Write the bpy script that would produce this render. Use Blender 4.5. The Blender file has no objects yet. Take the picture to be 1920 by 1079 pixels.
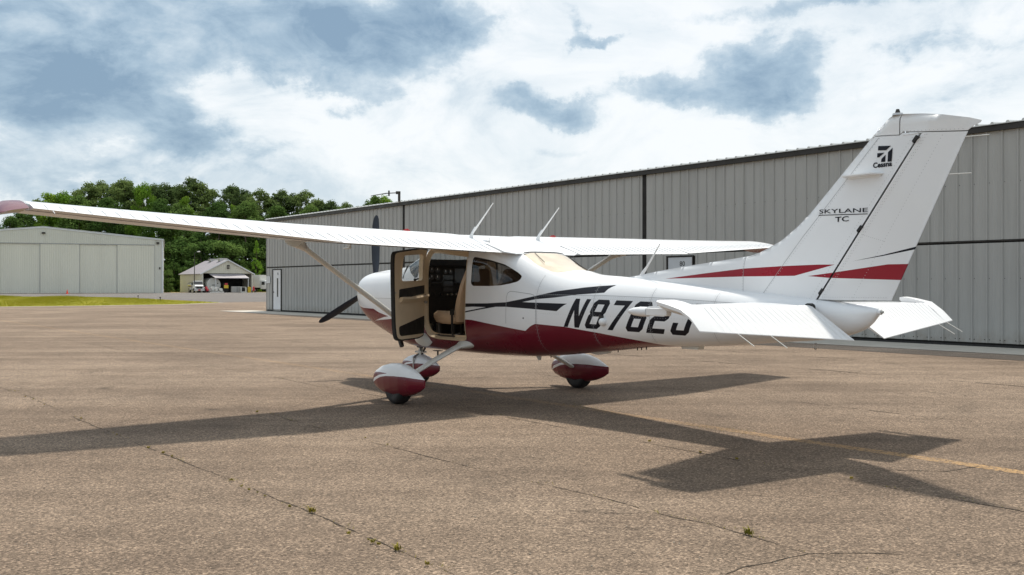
import bpy, bmesh, math, random
from mathutils import Vector, Matrix
from mathutils.geometry import delaunay_2d_cdt
S = bpy.context.scene
random.seed(7)
R = math.radians
# ------------------------------------------------------------------ camera, sky, sun, exposure
cam_d = bpy.data.cameras.new('camera'); cam = bpy.data.objects.new('camera', cam_d)
S.collection.objects.link(cam); S.camera = cam
cam.location = (0, 0, 1.3846); cam.rotation_euler = (R(90), 0, 0)
cam_d.sensor_width = 36; cam_d.lens = 1718 / 1920 * 36
cam_d.shift_y = -3.05 / 1920
cam_d.clip_start = .1; cam_d.clip_end = 6000
S.render.resolution_x, S.render.resolution_y = 1024, 575
S.view_settings.view_transform = 'Standard'; S.view_settings.look = 'None'
S.view_settings.gamma = 1; S.view_settings.exposure = 0.24; S.view_settings.use_curve_mapping = False

SUNV = Vector((.12, .43, 1.0)).normalized()          # towards the sun
SUN_EL = math.asin(SUNV.z); SUN_AZ = math.atan2(SUNV.x, SUNV.y)
sd = bpy.data.lights.new('sun', 'SUN'); sd.energy = 3.6; sd.angle = R(3.0); sd.color = (1.0, .93, .83)
sun = bpy.data.objects.new('sun', sd); S.collection.objects.link(sun)
sun.rotation_euler = SUNV.to_track_quat('Z', 'Y').to_euler(); sun.location = SUNV * 60

class NT:
    """small helper round a node tree"""
    def __init__(s, nt): s.nt = nt; s.n = nt.nodes; s.l = nt.links
    def new(s, t, **kw):
        n = s.n.new(t)
        for k, v in kw.items():
            if k.startswith('i_'):
                key = k[2:]; key = int(key) if key.isdigit() else key.replace('_', ' ')
                if hasattr(v, 'is_output') or isinstance(v, bpy.types.NodeSocket): s.l.new(v, n.inputs[key])
                else: n.inputs[key].default_value = v
            else: setattr(n, k, v)
        return n
    def link(s, a, b): s.l.new(a, b)
    def math(s, op, a, b=0., c=None, clamp=False):
        n = s.n.new('ShaderNodeMath'); n.operation = op; n.use_clamp = clamp
        for i, v in enumerate((a, b) if c is None else (a, b, c)):
            if isinstance(v, bpy.types.NodeSocket): s.l.new(v, n.inputs[i])
            else: n.inputs[i].default_value = v
        return n.outputs[0]
    def mix(s, f, a, b, mode='MIX'):
        n = s.n.new('ShaderNodeMix'); n.data_type = 'RGBA'; n.blend_type = mode
        for sock, v in ((n.inputs[0], f), (n.inputs[6], a), (n.inputs[7], b)):
            if isinstance(v, bpy.types.NodeSocket): s.l.new(v, sock)
            else: sock.default_value = v if not isinstance(v, tuple) else (*v[:3], 1)
        return n.outputs[2]
    def ramp(s, f, stops, interp='LINEAR'):
        n = s.n.new('ShaderNodeValToRGB'); n.color_ramp.interpolation = interp
        e = n.color_ramp.elements
        while len(e) < len(stops): e.new(.5)
        for k, (p, c) in enumerate(stops):
            e[k].position = p; e[k].color = (*c, 1) if isinstance(c, tuple) else (c, c, c, 1)
        s.l.new(f, n.inputs[0]); return n.outputs[0]
    def noise(s, vec, scale, detail=4, rough=.55, w=0, dist=0.):
        n = s.n.new('ShaderNodeTexNoise'); n.inputs['Scale'].default_value = scale
        n.inputs['Detail'].default_value = detail; n.inputs['Roughness'].default_value = rough
        n.inputs['Distortion'].default_value = dist
        if vec is not None: s.l.new(vec, n.inputs['Vector'])
        return n

W = bpy.data.worlds.new('World'); S.world = W; W.use_nodes = True
t = NT(W.node_tree); t.n.clear()
tc = t.new('ShaderNodeTexCoord')
sky = t.new('ShaderNodeTexSky', sky_type='NISHITA'); sky.sun_disc = False
sky.sun_elevation = SUN_EL; sky.sun_rotation = SUN_AZ; sky.air_density = 1.2; sky.dust_density = 2
sep = t.new('ShaderNodeSeparateXYZ', i_0=tc.outputs['Generated'])
az = t.math('ARCTAN2', sep.outputs[0], sep.outputs[1]); el = t.math('ARCSINE', sep.outputs[2])
azel = t.new('ShaderNodeCombineXYZ', i_0=az, i_1=el)
n1 = t.noise(tc.outputs['Generated'], 6.5, 9, .64)
n2 = t.noise(tc.outputs['Generated'], 22.0, 5, .6)
def centred(n, amp):
    a = t.new('ShaderNodeVectorMath', operation='SUBTRACT', i_0=n.outputs['Color'], i_1=(.5, .5, .5))
    return t.new('ShaderNodeVectorMath', operation='MULTIPLY', i_0=a.outputs[0], i_1=(amp, amp * .55, 0)).outputs[0]
p = t.new('ShaderNodeVectorMath', operation='ADD', i_0=azel.outputs[0], i_1=centred(n1, .17)).outputs[0]
p = t.new('ShaderNodeVectorMath', operation='ADD', i_0=p, i_1=centred(n2, .03)).outputs[0]
# dark cloud bodies: azimuth, elevation (rad), radii, tilt, weight
CL = [(-0.4826, 0.2407, 0.099, 0.0524, 0, 1.0), (-0.2724, 0.2686, 0.1688, 0.032, -0.2, 1.0), (-0.201, 0.2464, 0.0698, 0.0221, -0.15, 0.8), (-0.3668, 0.2223, 0.0466, 0.0221, 0, 0.55), (-0.3204, 0.2269, 0.0349, 0.0175, 0, 0.4), (-0.478, 0.1969, 0.099, 0.0233, 0, 0.6), (-0.0929, 0.2826, 0.064, 0.0262, 0, 0.8), (-0.1502, 0.2887, 0.0873, 0.0233, 0, 0.4), (-0.3919, 0.171, 0.1048, 0.0175, 0, 0.35), (-0.4916, 0.1532, 0.0698, 0.0291, 0, 0.4), (-0.336, 0.1586, 0.0815, 0.0146, -0.1, 0.35), (-0.4641, 0.1171, 0.1222, 0.0349, 0, 0.35), (-0.1559, 0.2019, 0.0466, 0.0093, -0.2, 0.45), (-0.1684, 0.186, 0.021, 0.0064, 0, 0.55), (0.0233, 0.2015, 0.0437, 0.0151, 0, 0.75), (0.0697, 0.1955, 0.032, 0.014, 0, 0.6), (0.0639, 0.2725, 0.0116, 0.0116, 0, 0.35), (0.0929, 0.2595, 0.0349, 0.0052, 0, 0.45), (0.1672, 0.2098, 0.0495, 0.0157, 0, 0.85), (0.2616, 0.2271, 0.0407, 0.0291, 0, 0.9), (0.2886, 0.2148, 0.0407, 0.0175, 0, 0.6), (0.2724, 0.1835, 0.0466, 0.0146, 0, 0.65), (0.2343, 0.1962, 0.0349, 0.0116, 0, 0.5), (0.3204, 0.2416, 0.0291, 0.0175, 0, 0.2), (0.4453, 0.2301, 0.0407, 0.0105, 0, 0.22), (0.4214, 0.2798, 0.1979, 0.0081, 0, 0.6), (-0.2453, 0.1491, 0.0407, 0.0093, 0, 0.3), (-0.2778, 0.1313, 0.0407, 0.0076, 0, 0.3), (-0.4916, 0.0952, 0.0757, 0.0291, 0, 0.4), (0.061, 0.1545, 0.0175, 0.0058, 0, 0.2), (0.478, 0.182, 0.0815, 0.0524, 0, 0.12), (0.431, 0.2466, 0.1281, 0.0349, 0, 0.1)]
tot = None
for (a0, e0, ra, re, rot, wgt) in CL:
    m = t.new('ShaderNodeMapping', vector_type='TEXTURE', i_Vector=p)
    m.inputs['Location'].default_value = (a0, e0, 0); m.inputs['Rotation'].default_value = (0, 0, rot)
    m.inputs['Scale'].default_value = (ra * 1.75, re * 1.85, 1)
    g = t.new('ShaderNodeTexGradient', gradient_type='SPHERICAL', i_Vector=m.outputs[0])
    v = t.math('MULTIPLY', t.ramp(g.outputs['Fac'], [(0, 0.), (1., 1.)], 'EASE'), wgt * 1.0)
    tot = v if tot is None else t.math('ADD', tot, v)
# the same kind of broken cloud all round the rest of the sky
lay = t.new('ShaderNodeMapping', i_Vector=tc.outputs['Generated']); lay.inputs['Scale'].default_value = (1, 1, 2.6)
n3 = t.noise(lay.outputs[0], 2.6, 7, .58, dist=.4)
wide = t.math('MULTIPLY', t.ramp(n3.outputs['Fac'], [(.47, 0.), (.72, 1.)], 'EASE'), 1.1)
infront = t.ramp(sep.outputs[1], [(.70, 1.), (.84, 0.)])
wide = t.math('MULTIPLY', wide, infront)
str_ = t.new('ShaderNodeMapping', i_Vector=azel.outputs[0]); str_.inputs['Scale'].default_value = (5.5, 10.0, 1); str_.inputs['Rotation'].default_value = (0, 0, .10)
tex = t.noise(str_.outputs[0], 1.0, 9, .60, dist=.55)
side = t.ramp(t.math('MULTIPLY_ADD', az, .9, .5), [(.05, 1.0), (.45, .75), (.62, .42), (1, .6)])
fine = t.math('MULTIPLY', t.math('SUBTRACT', t.ramp(tex.outputs['Fac'], [(.36, 0.), (.68, 1.)], 'EASE'), .12), t.math('MULTIPLY', side, .62))
left = t.math('MULTIPLY', t.ramp(az, [(0, 1.), (.5, 0.)]), 0.0)
n5 = t.noise(lay.outputs[0], 5.0, 7, .62, dist=.3)
tot = t.math('MULTIPLY', tot, t.ramp(n5.outputs['Fac'], [(.30, .48), (.70, 1.15)]))
tot = t.math('ADD', tot, wide)
sat = t.math('SUBTRACT', 1.0, t.math('EXPONENT', t.math('MULTIPLY', tot, -1.15)))
sat = t.math('MULTIPLY', t.ramp(t.math('ADD', sat, t.math('MULTIPLY', t.math('SUBTRACT', t.noise(str_.outputs[0], 3.2, 10, .66, dist=.3).outputs['Fac'], .5), .75)), [(.12, 0.), (.30, .42), (.72, 1.)], 'B_SPLINE'), .92)
n6 = t.noise(str_.outputs[0], 2.3, 9, .62, dist=.8)
body = t.math('MULTIPLY', sat, t.math('MULTIPLY', t.math('SUBTRACT', n6.outputs['Fac'], .5), 1.2))
d = t.math('ADD', t.math('ADD', t.math('MULTIPLY', sat, 1.0), body), t.math('MULTIPLY', fine, t.math('SUBTRACT', 1.0, t.math('MULTIPLY', sat, .6))), clamp=True)
cloud = t.ramp(d, [(0, (.84, .865, .88)), (.2, (.73, .785, .82)), (.45, (.52, .615, .69)), (.72, (.34, .455, .56)), (1, (.21, .315, .43))])
skyc = t.new('ShaderNodeVectorMath', operation='SCALE', i_0=sky.outputs[0]); skyc.inputs['Scale'].default_value = .10
col = t.mix(.90, skyc.outputs[0], cloud)
lp = None
bg = t.new('ShaderNodeBackground', i_Color=col, i_Strength=1.0)
out = t.new('ShaderNodeOutputWorld'); t.link(bg.outputs[0], out.inputs[0])

# ------------------------------------------------------------------ materials
def mat(name, base, rough=.5, metal=0., coat=0., fn=None, spec=.5, coat_rough=.05):
    m = bpy.data.materials.new(name); m.use_nodes = True
    k = NT(m.node_tree); b = k.n['Principled BSDF']
    b.inputs['Base Color'].default_value = (*base, 1); b.inputs['Roughness'].default_value = rough
    b.inputs['Metallic'].default_value = metal; b.inputs['Coat Weight'].default_value = coat
    b.inputs['Coat Roughness'].default_value = coat_rough; b.inputs['Specular IOR Level'].default_value = spec
    if fn: fn(k, b)
    return m
def vary(amount=.08, scale=2., bump=0., bscale=30., stretch=(1, 1, 1), streak=0.):
    """slight uneven colour, grime and relief on a surface"""
    def fn(k, b):
        c = k.new('ShaderNodeTexCoord').outputs['Object']
        mp = k.new('ShaderNodeMapping', i_Vector=c); mp.inputs['Scale'].default_value = stretch
        base = tuple(b.inputs['Base Color'].default_value)[:3]
        n = k.noise(mp.outputs[0], scale, 6, .6)
        dark = tuple(x * (1 - amount) for x in base); light = tuple(min(1, x * (1 + amount)) for x in base)
        k.link(k.ramp(n.outputs['Fac'], [(.3, dark), (.7, light)]), b.inputs['Base Color'])
        r0 = b.inputs['Roughness'].default_value
        k.link(k.ramp(n.outputs['Fac'], [(.3, min(1, r0 * 1.25)), (.7, r0 * .85)]), b.inputs['Roughness'])
        if bump:
            nb = k.noise(c, bscale, 3, .6)
            bp = k.new('ShaderNodeBump', i_Height=nb.outputs['Fac'], i_Strength=bump, i_Distance=.01)
            k.link(bp.outputs[0], b.inputs['Normal'])
    return fn
M = {}
M['white'] = mat('white_paint', (.75, .765, .78), .32, coat=.35, fn=vary(.025, 1.7, .02, 6))
M['white2'] = mat('white_panel', (.74, .75, .755), .4, coat=.15, fn=vary(.03, 3))
M['maroon'] = mat('maroon_paint', (.135, .006, .018), .28, spec=.35, coat=.25, fn=vary(.08, 2))
M['red'] = mat('red_stripe', (.27, .006, .018), .3, spec=.3, coat=.15, fn=vary(.08, 2))
M['black'] = mat('black_stripe', (.006, .0065, .012), .35, spec=.2, coat=.08, fn=vary(.1, 2))
M['beige_leg'] = mat('cream_paint', (.66, .66, .62), .35, coat=.3, fn=vary(.04, 3))
M['prop'] = mat('blade_black', (.012, .018, .03), .42, fn=vary(.2, 6))
M['tyre'] = mat('tyre_rubber', (.014, .014, .015), .6, fn=vary(.25, 12, .2, 60))
M['rubber'] = mat('black_seal', (.012, .012, .012), .6, fn=vary(.2, 5))
M['cabin_black'] = mat('cabin_black', (.006, .006, .007), .55, fn=vary(.2, 8, .1, 80))
M['tan'] = mat('tan_leather', (.60, .42, .27), .5, fn=vary(.07, 5, .12, 60))
M['tan2'] = mat('tan_trim', (.66, .53, .37), .5, fn=vary(.06, 4, .05, 60))
M['steel'] = mat('bare_metal', (.5, .5, .5), .35, 1.0, fn=vary(.1, 8))
M['dark_metal'] = mat('dark_metal', (.06, .055, .05), .5, .6, fn=vary(.2, 8))
M['gauge'] = mat('gauge_face', (.05, .05, .055), .2, fn=vary(.1, 8))
M['seam'] = mat('seam_grey', (.32, .33, .34), .6, fn=vary(.1, 8))  # even mid grey for skin seams, flap cove, door tracks and print lines
M['lens'] = mat('lamp_lens', (.35, .35, .33), .1, fn=vary(.1, 8))
M['redlens'] = mat('red_cap', (.45, .02, .02), .3, fn=vary(.1, 8))
def glass(name, tint, refl=.08):
    m = bpy.data.materials.new(name); m.use_nodes = True; k = NT(m.node_tree); k.n.clear()
    n = k.noise(k.new('ShaderNodeTexCoord').outputs['Object'], 3, 3)
    tr = k.new('ShaderNodeBsdfTransparent'); k.link(k.ramp(n.outputs['Fac'], [(.3, tuple(x * .93 for x in tint)), (.7, tint)]), tr.inputs[0])
    gl = k.new('ShaderNodeBsdfGlossy', i_Roughness=.03)
    lw_ = k.new('ShaderNodeLayerWeight', i_Blend=.5); lw = k.new('ShaderNodeMath', operation='MULTIPLY_ADD', i_0=k.math('POWER', lw_.outputs['Facing'], 4.0), i_1=.85, i_2=.045)
    mx = k.new('ShaderNodeMixShader', i_0=lw.outputs[0], i_1=tr.outputs[0], i_2=gl.outputs[0])
    o = k.new('ShaderNodeOutputMaterial'); k.link(mx.outputs[0], o.inputs[0]); return m
M['glass'] = glass('clear_glass', (.86, .88, .87)); M['tint'] = glass('tinted_glass', (.34, .30, .27))
M['rear_glass'] = glass('rear_glass', (.93, .91, .88))

# ------------------------------------------------------------------ geometry helpers
C = S.collection
def link(o, parent=None):
    C.objects.link(o)
    if parent is not None: o.parent = parent
    return o
def tag(o, label=None, cat=None, group=None, kind=None):
    if label: o['label'] = label
    if cat: o['category'] = cat
    if group: o['group'] = group
    if kind: o['kind'] = kind
    return o
def empty(name, loc=(0, 0, 0), rz=0., label=None, cat=None, group=None, kind=None):
    o = bpy.data.objects.new(name, None); o.empty_display_size = .3; C.objects.link(o)
    o.location = loc; o.rotation_euler = (0, 0, rz); return tag(o, label, cat, group, kind)
class MB:
    def __init__(s): s.v = []; s.f = []
    def add(s, vs, fs):
        b = len(s.v); s.v += [tuple(v) for v in vs]; s.f += [tuple(i + b for i in f) for f in fs]; return s
    def box(s, x0, x1, y0, y1, z0, z1):
        return s.add([(x0, y0, z0), (x1, y0, z0), (x1, y1, z0), (x0, y1, z0), (x0, y0, z1), (x1, y0, z1), (x1, y1, z1), (x0, y1, z1)],
                     [(0, 3, 2, 1), (4, 5, 6, 7), (0, 1, 5, 4), (1, 2, 6, 5), (2, 3, 7, 6), (3, 0, 4, 7)])
    def cyl(s, p0, p1, r0, r1=None, n=16, cap=True):
        r1 = r0 if r1 is None else r1; p0, p1 = Vector(p0), Vector(p1); d = (p1 - p0).normalized()
        a = d.orthogonal().normalized(); b = d.cross(a)
        vs = [p + (a * math.cos(6.28318 * i / n) + b * math.sin(6.28318 * i / n)) * r for p, r in ((p0, r0), (p1, r1)) for i in range(n)]
        fs = [(i, (i + 1) % n, n + (i + 1) % n, n + i) for i in range(n)]
        if cap: fs += [tuple(range(n - 1, -1, -1)), tuple(range(n, 2 * n))]
        return s.add(vs, fs)
    def loft(s, rings, cap0=True, cap1=True):
        n = len(rings[0]); vs = [v for r in rings for v in r]
        fs = [(k * n + i, k * n + (i + 1) % n, (k + 1) * n + (i + 1) % n, (k + 1) * n + i) for k in range(len(rings) - 1) for i in range(n)]
        if cap0: fs.append(tuple(range(n - 1, -1, -1)))
        if cap1: fs.append(tuple((len(rings) - 1) * n + i for i in range(n)))
        return s.add(vs, fs)
    def prism(s, poly, axis, a, b):
        """poly in the plane across axis, extruded from a to b"""
        def P(u, v, w): return {'x': (w, u, v), 'y': (u, w, v), 'z': (u, v, w)}[axis]
        n = len(poly); vs = [P(u, v, a) for u, v in poly] + [P(u, v, b) for u, v in poly]
        return s.add(vs, [tuple(range(n)), tuple(range(2 * n - 1, n - 1, -1))] + [(i, n + i, n + (i + 1) % n, (i + 1) % n) for i in range(n)])
    def ball(s, c, r, nu=14, nv=9, sx=1, sy=1, sz=1):
        rings = []
        for j in range(nv + 1):
            ph = -math.pi / 2 + math.pi * (j + .001) / (nv + .002); cr = math.cos(ph)
            rings.append([(c[0] + sx * r * cr * math.cos(6.28318 * i / nu), c[1] + sy * r * cr * math.sin(6.28318 * i / nu), c[2] + sz * r * math.sin(ph)) for i in range(nu)])
        return s.loft(rings)
    def mesh(s, name, m, smooth=None, fixn=True):
        me = bpy.data.meshes.new(name); me.from_pydata(s.v, [], s.f)
        if m is not None: me.materials.append(m)
        if fixn:
            bm = bmesh.new(); bm.from_mesh(me); bmesh.ops.recalc_face_normals(bm, faces=bm.faces); bm.to_mesh(me); bm.free()
        if smooth is not None:
            me.polygons.foreach_set('use_smooth', [True] * len(me.polygons))
            if smooth < 180:
                bm = bmesh.new(); bm.from_mesh(me); lim = R(smooth)
                for e in bm.edges:
                    if len(e.link_faces) == 2 and e.calc_face_angle(0) > lim: e.smooth = False
                bm.to_mesh(me); bm.free()
        me.update(); return me
    def build(s, name, m, parent=None, smooth=None, fixn=True):
        return link(bpy.data.objects.new(name, s.mesh(name, m, smooth, fixn)), parent)
def bevel(o, w=.01, seg=2):
    b = o.modifiers.new('bevel', 'BEVEL'); b.width = w; b.segments = seg; b.limit_method = 'ANGLE'; return o
def copy_tree(o, parent=None):
    c = o.copy(); C.objects.link(c); c.parent = parent
    for ch in list(o.children): copy_tree(ch, c)
    return c
# ------------------------------------------------------------------ the aeroplane (x forward, y to its left wing, z up)
# x, zbottom, ztop, half width, z of widest line, lower exponent, upper exponent
ST=[(-5.31,1.14,1.20,.030,1.17,2.0,2.0),(-5.24,1.06,1.212,.062,1.16,2.1,2.0),(-5.10,.990,1.232,.098,1.14,2.2,2.1),
(-4.80,.925,1.272,.150,1.12,2.3,2.2),(-4.40,.885,1.310,.198,1.10,2.4,2.3),(-3.70,.815,1.365,.262,1.085,2.5,2.4),(-2.80,.755,1.445,.345,1.09,2.6,2.4),
(-2.30,.695,1.485,.395,1.09,2.7,2.4),(-1.95,.655,1.510,.430,1.10,2.8,2.4),(-1.66,.620,1.560,.462,1.11,2.9,2.6),(-1.30,.580,1.665,.500,1.12,3.0,3.2),
(-1.00,.555,1.785,.528,1.13,3.2,4.2),(-.80,.547,1.842,.538,1.135,3.3,4.8),(-.50,.538,1.905,.550,1.14,3.4,6.0),(0.0,.532,1.93,.560,1.15,3.6,6.0),(.60,.528,1.95,.562,1.15,3.6,6.0),
(.85,.526,1.93,.562,1.15,3.5,4.5),(1.20,.525,1.83,.560,1.16,3.3,3.4),(1.50,.530,1.735,.555,1.17,3.1,3.0),(1.78,.560,1.668,.548,1.18,2.9,2.8),(2.20,.660,1.640,.530,1.19,2.7,2.8),
(2.60,.775,1.612,.505,1.22,2.6,2.8),(2.85,.890,1.588,.465,1.26,2.5,2.7),(2.97,.965,1.560,.415,1.28,2.4,2.6),(3.03,1.03,1.52,.345,1.30,2.2,2.4),(3.06,1.11,1.455,.25,1.30,2.0,2.2),(3.068,1.18,1.38,.15,1.30,2,2)]
def stn(x):
    n=len(ST)
    if x<=ST[0][0]: return ST[0][1:]
    if x>=ST[-1][0]: return ST[-1][1:]
    for i in range(n-1):
        if ST[i][0]<=x<=ST[i+1][0]: break
    x0,x1=ST[i][0],ST[i+1][0];h=x1-x0;t=(x-x0)/h;r=[]
    for k in range(1,7):
        a,b=ST[i][k],ST[i+1][k];s=(b-a)/h
        # monotone-ish (Fritsch-Carlson) tangents
        def tan(j):
            if j<=0:return (ST[1][k]-ST[0][k])/(ST[1][0]-ST[0][0])
            if j>=n-1:return (ST[-1][k]-ST[-2][k])/(ST[-1][0]-ST[-2][0])
            h0=ST[j][0]-ST[j-1][0];h1=ST[j+1][0]-ST[j][0]
            d0=(ST[j][k]-ST[j-1][k])/h0;d1=(ST[j+1][k]-ST[j][k])/h1
            if d0*d1<=0:return 0.
            w1=2*h1+h0;w2=h1+2*h0
            return (w1+w2)/(w1/d0+w2/d1)
        m0,m1=tan(i),tan(i+1)
        r.append((2*t**3-3*t*t+1)*a+(t**3-2*t*t+t)*h*m0+(-2*t**3+3*t*t)*b+(t**3-t*t)*h*m1)
    return r
def hull(x,q,off=0.):
    """point on the hull; q in [-1,1], -1 keel, 0 widest, 1 top; y>=0 side"""
    zb,zt,hw,zw,nb,nt=stn(x);ps=q*math.pi/2;c,s=max(math.cos(ps),0.),math.sin(ps)
    n=nt if s>=0 else nb;H=(zt-zw) if s>=0 else (zw-zb)
    r=(abs(c)**n+abs(s)**n)**(-1/n)
    return ((hw+off)*r*c, zw+(H+off)*r*s)
def half(x,z):
    zb,zt,hw,zw,nb,nt=stn(x);up=z>=zw;n=nt if up else nb
    Z=abs(z-zw)/((zt-zw) if up else (zw-zb))
    return hw*max(0.,1-Z**n)**(1/n) if Z<1 else 0.
def qz(x,z):
    zb,zt,hw,zw,nb,nt=stn(x);up=z>=zw;n=nt if up else nb
    Z=min(1.,abs(z-zw)/((zt-zw) if up else (zw-zb)))
    q=math.atan2(Z,max(0.,1-Z**n)**(1/n))/(math.pi/2)
    return q if up else -q
def qy(x,y):
    zb,zt,hw,zw,nb,nt=stn(x);Y=min(1.,abs(y)/hw)
    return math.atan2(max(0.,1-Y**nt)**(1/nt),Y)/(math.pi/2)

AC = empty('airplane', (-.21644, 11.6592, 0), math.pi - .92875,
           'white high-wing propeller airplane with maroon belly, black stripes and its cabin door open', 'airplane')
K = .55
M['rivet'] = mat('rivet_grey', (.42, .43, .44), .6, fn=vary(.1, 8))  # plain grey of the small rivet discs
M['shade'] = mat('cream_sunshade', (.84, .76, .63), .7, fn=vary(.06, 6, .3, 4))
def pip(x, y, loops):
    c = False
    for L in loops:
        j = len(L) - 1
        for i in range(len(L)):
            xi, yi = L[i]; xj, yj = L[j]
            if (yi > y) != (yj > y) and x < (xj - xi) * (y - yi) / (yj - yi) + xi: c = not c
            j = i
    return c
def dens(L, step, closed=True):
    o = []
    n = len(L)
    for i in range(n if closed else n - 1):
        a, b = L[i], L[(i + 1) % n]; k = max(1, int(math.hypot(b[0] - a[0], b[1] - a[1]) / step))
        o += [(a[0] + (b[0] - a[0]) * j / k, a[1] + (b[1] - a[1]) * j / k) for j in range(k)]
    if not closed: o.append(L[-1])
    return o
def rounded(L, r, k=3):
    """round the corners of a closed outline"""
    o = []; n = len(L)
    for i in range(n):
        a, b, c = Vector(L[i - 1]), Vector(L[i]), Vector(L[(i + 1) % n])
        u, w = (a - b), (c - b); q = min(r, u.length * .45, w.length * .45); p0 = b + u.normalized() * q; p1 = b + w.normalized() * q
        for j in range(k + 1):
            tt = j / k; o.append(tuple(p0 * (1 - tt) ** 2 + b * 2 * tt * (1 - tt) + p1 * tt * tt))
    return o
def cdt_regions(outer, cons, regions, step):
    """triangulate the outline with the constraint lines; sort triangles by region"""
    vs = []; es = []
    def addline(L, closed):
        b = len(vs); vs.extend(Vector(p) for p in L); n = len(L)
        es.extend((b + i, b + (i + 1) % n) for i in range(n if closed else n - 1))
    addline(outer, True)
    for L, cl in cons: addline(L, cl)
    x0 = min(p[0] for p in outer); x1 = max(p[0] for p in outer); y0 = min(p[1] for p in outer); y1 = max(p[1] for p in outer)
    nx = int((x1 - x0) / step); ny = max(2, int((y1 - y0) / step))
    for i in range(1, nx):
        for j in range(1, ny):
            p = (x0 + (x1 - x0) * i / nx, y0 + (y1 - y0) * j / ny)
            if pip(p[0], p[1], [outer]): vs.append(Vector(p))
    V, E, F, *_ = delaunay_2d_cdt(vs, es, [], 0, 1e-5)
    out = {}
    for f in F:
        cx = sum(V[i][0] for i in f) / 3; cy = sum(V[i][1] for i in f) / 3
        if not pip(cx, cy, [outer]): continue
        for name, loops in regions:
            if pip(cx, cy, loops): break
        else: name = 'base'
        out.setdefault(name, []).append(tuple(f))
    return V, out
def surf_obj(name, m, V, tris, fn, parent, flip=False, both=None):
    """3-D mesh of some of the triangles, point and normal from fn; both = fn of the other side, joined in one object"""
    vv = []; ff = []; nn = []
    for fun, fl in ([(fn, flip)] + ([(both, not flip)] if both else [])):
        idx = {}
        for tri in tris:
            g = []
            for i in tri:
                if i not in idx:
                    idx[i] = len(vv); a, b = V[i][0], V[i][1]; p = Vector(fun(a, b)); e = .002
                    n = (Vector(fun(a + e, b)) - Vector(fun(a - e, b))).cross(Vector(fun(a, b + e)) - Vector(fun(a, b - e)))
                    n = n.normalized() if n.length > 1e-12 else Vector((0, 0, 1))
                    vv.append(tuple(p)); nn.append(-n if fl else n)
                g.append(idx[i])
            a, b, c = (Vector(vv[i]) for i in g)
            if (b - a).cross(c - a).dot(nn[g[0]] + nn[g[1]] + nn[g[2]]) < 0: g = g[::-1]
            ff.append(tuple(g))
    me = bpy.data.meshes.new(name); me.from_pydata(vv, [], ff); me.materials.append(m)
    me.polygons.foreach_set('use_smooth', [True] * len(ff))
    me.normals_split_custom_set_from_vertices(nn)
    return link(bpy.data.objects.new(name, me), parent)
# --- outlines on the hull, as (x, z) unless noted
DOOR = rounded([(.815, 1.868), (.60, 1.872), (-.085, 1.806), (-.185, 1.79), (-.128, .735), (-.02, .712), (.56, .712), (.745, .74), (.80, .86), (.80, 1.1)], .05)
RWIN = rounded([(-.315, 1.734), (-.369, 1.732), (-.649, 1.689), (-.901, 1.632), (-1.051, 1.572), (-1.146, 1.527), (-1.192, 1.494), (-1.183, 1.463), (-1.146, 1.435), (-1.044, 1.413), (-.849, 1.39), (-.643, 1.382), (-.318, 1.384), (-.273, 1.414), (-.285, 1.542), (-.294, 1.704)], .03)
DWIN = rounded([(.70, 1.80), (-.08, 1.755), (-.06, 1.43), (.70, 1.43)], .06)
BU = [(.6, 1.118), (-.171, 1.171), (-.60, 1.178), (-.953, 1.196), (-1.20, 1.232), (-1.454, 1.275), (-1.744, 1.327), (-2.105, 1.368), (-2.30, 1.383), (-2.516, 1.394), (-2.47, 1.37), (-2.441, 1.35), (-2.413, 1.313), (-2.045, 1.291), (-1.731, 1.257), (-1.459, 1.237), (-1.235, 1.202),
      (-1.34, 1.199), (-1.923, 1.193), (-1.88, 1.176), (-1.84, 1.154), (-1.773, 1.109), (-1.446, 1.124), (-.953, 1.143), (-.762, 1.14), (-.45, 1.10), (-.171, 1.062), (.3, .985), (-.171, 1.078), (-.576, 1.133), (-.3, 1.133), (.3, 1.105)]
MTOP = [(-3.40, .78), (-3.30, .782), (-3.074, .80), (-2.859, .832), (-2.372, .892), (-1.871, .943), (-1.436, .961), (-1.38, .942), (-1.344, .925), (-1.266, .876), (-.918, .91), (-.279, .973), (-.16, .974), (.4, .985), (.85, .992), (1.45, .945), (2.31, .885), (1.95, .945), (1.80, .96), (2.10, 1.01), (2.267, 1.057), (2.62, 1.062), (3.0, 1.10)]
def q_of(x, z): return qz(x, z)
def hd(L): return [(x, K * qz(x, z)) for x, z in L]
XS = [ST[0][0] + (ST[-1][0] - ST[0][0]) * i / 210 for i in range(211)]
outer = [(x, -K) for x in XS] + [(ST[-1][0], -K + 2 * K * i / 16) for i in range(1, 16)] + [(x, K) for x in reversed(XS)] + [(ST[0][0], K - 2 * K * i / 16) for i in range(1, 16)]
WB = [(1.76, 1.), (1.72, qy(1.72, .2)), (1.58, qy(1.58, .38)), (1.381, qz(1.381, 1.653)), (1.2, qz(1.2, 1.56)), (1.054, qz(1.054, 1.487)), (.985, qz(.985, 1.50)), (.94, qz(.94, 1.62)), (.895, qz(.895, 1.79)), (.86, qy(.86, .40)), (.84, 1.)]
WIND = [(x, q * K) for x, q in WB]
REAR = [(-.985, 1.), (-.985, qy(-.985, .29)), (-1.0, qy(-1.0, .325)), (-1.04, qy(-1.04, .335)), (-1.3, qy(-1.3, .328)), (-1.50, qy(-1.50, .305)), (-1.58, qy(-1.58, .28)), (-1.63, qy(-1.63, .235)), (-1.655, qy(-1.655, .17)), (-1.66, 1.)]
REAR = [(x, q * K) for x, q in REAR]
maroon_poly = hd(dens(MTOP, .04, False)) + [(3.2, -1), (-3.6, -1)]
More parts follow.
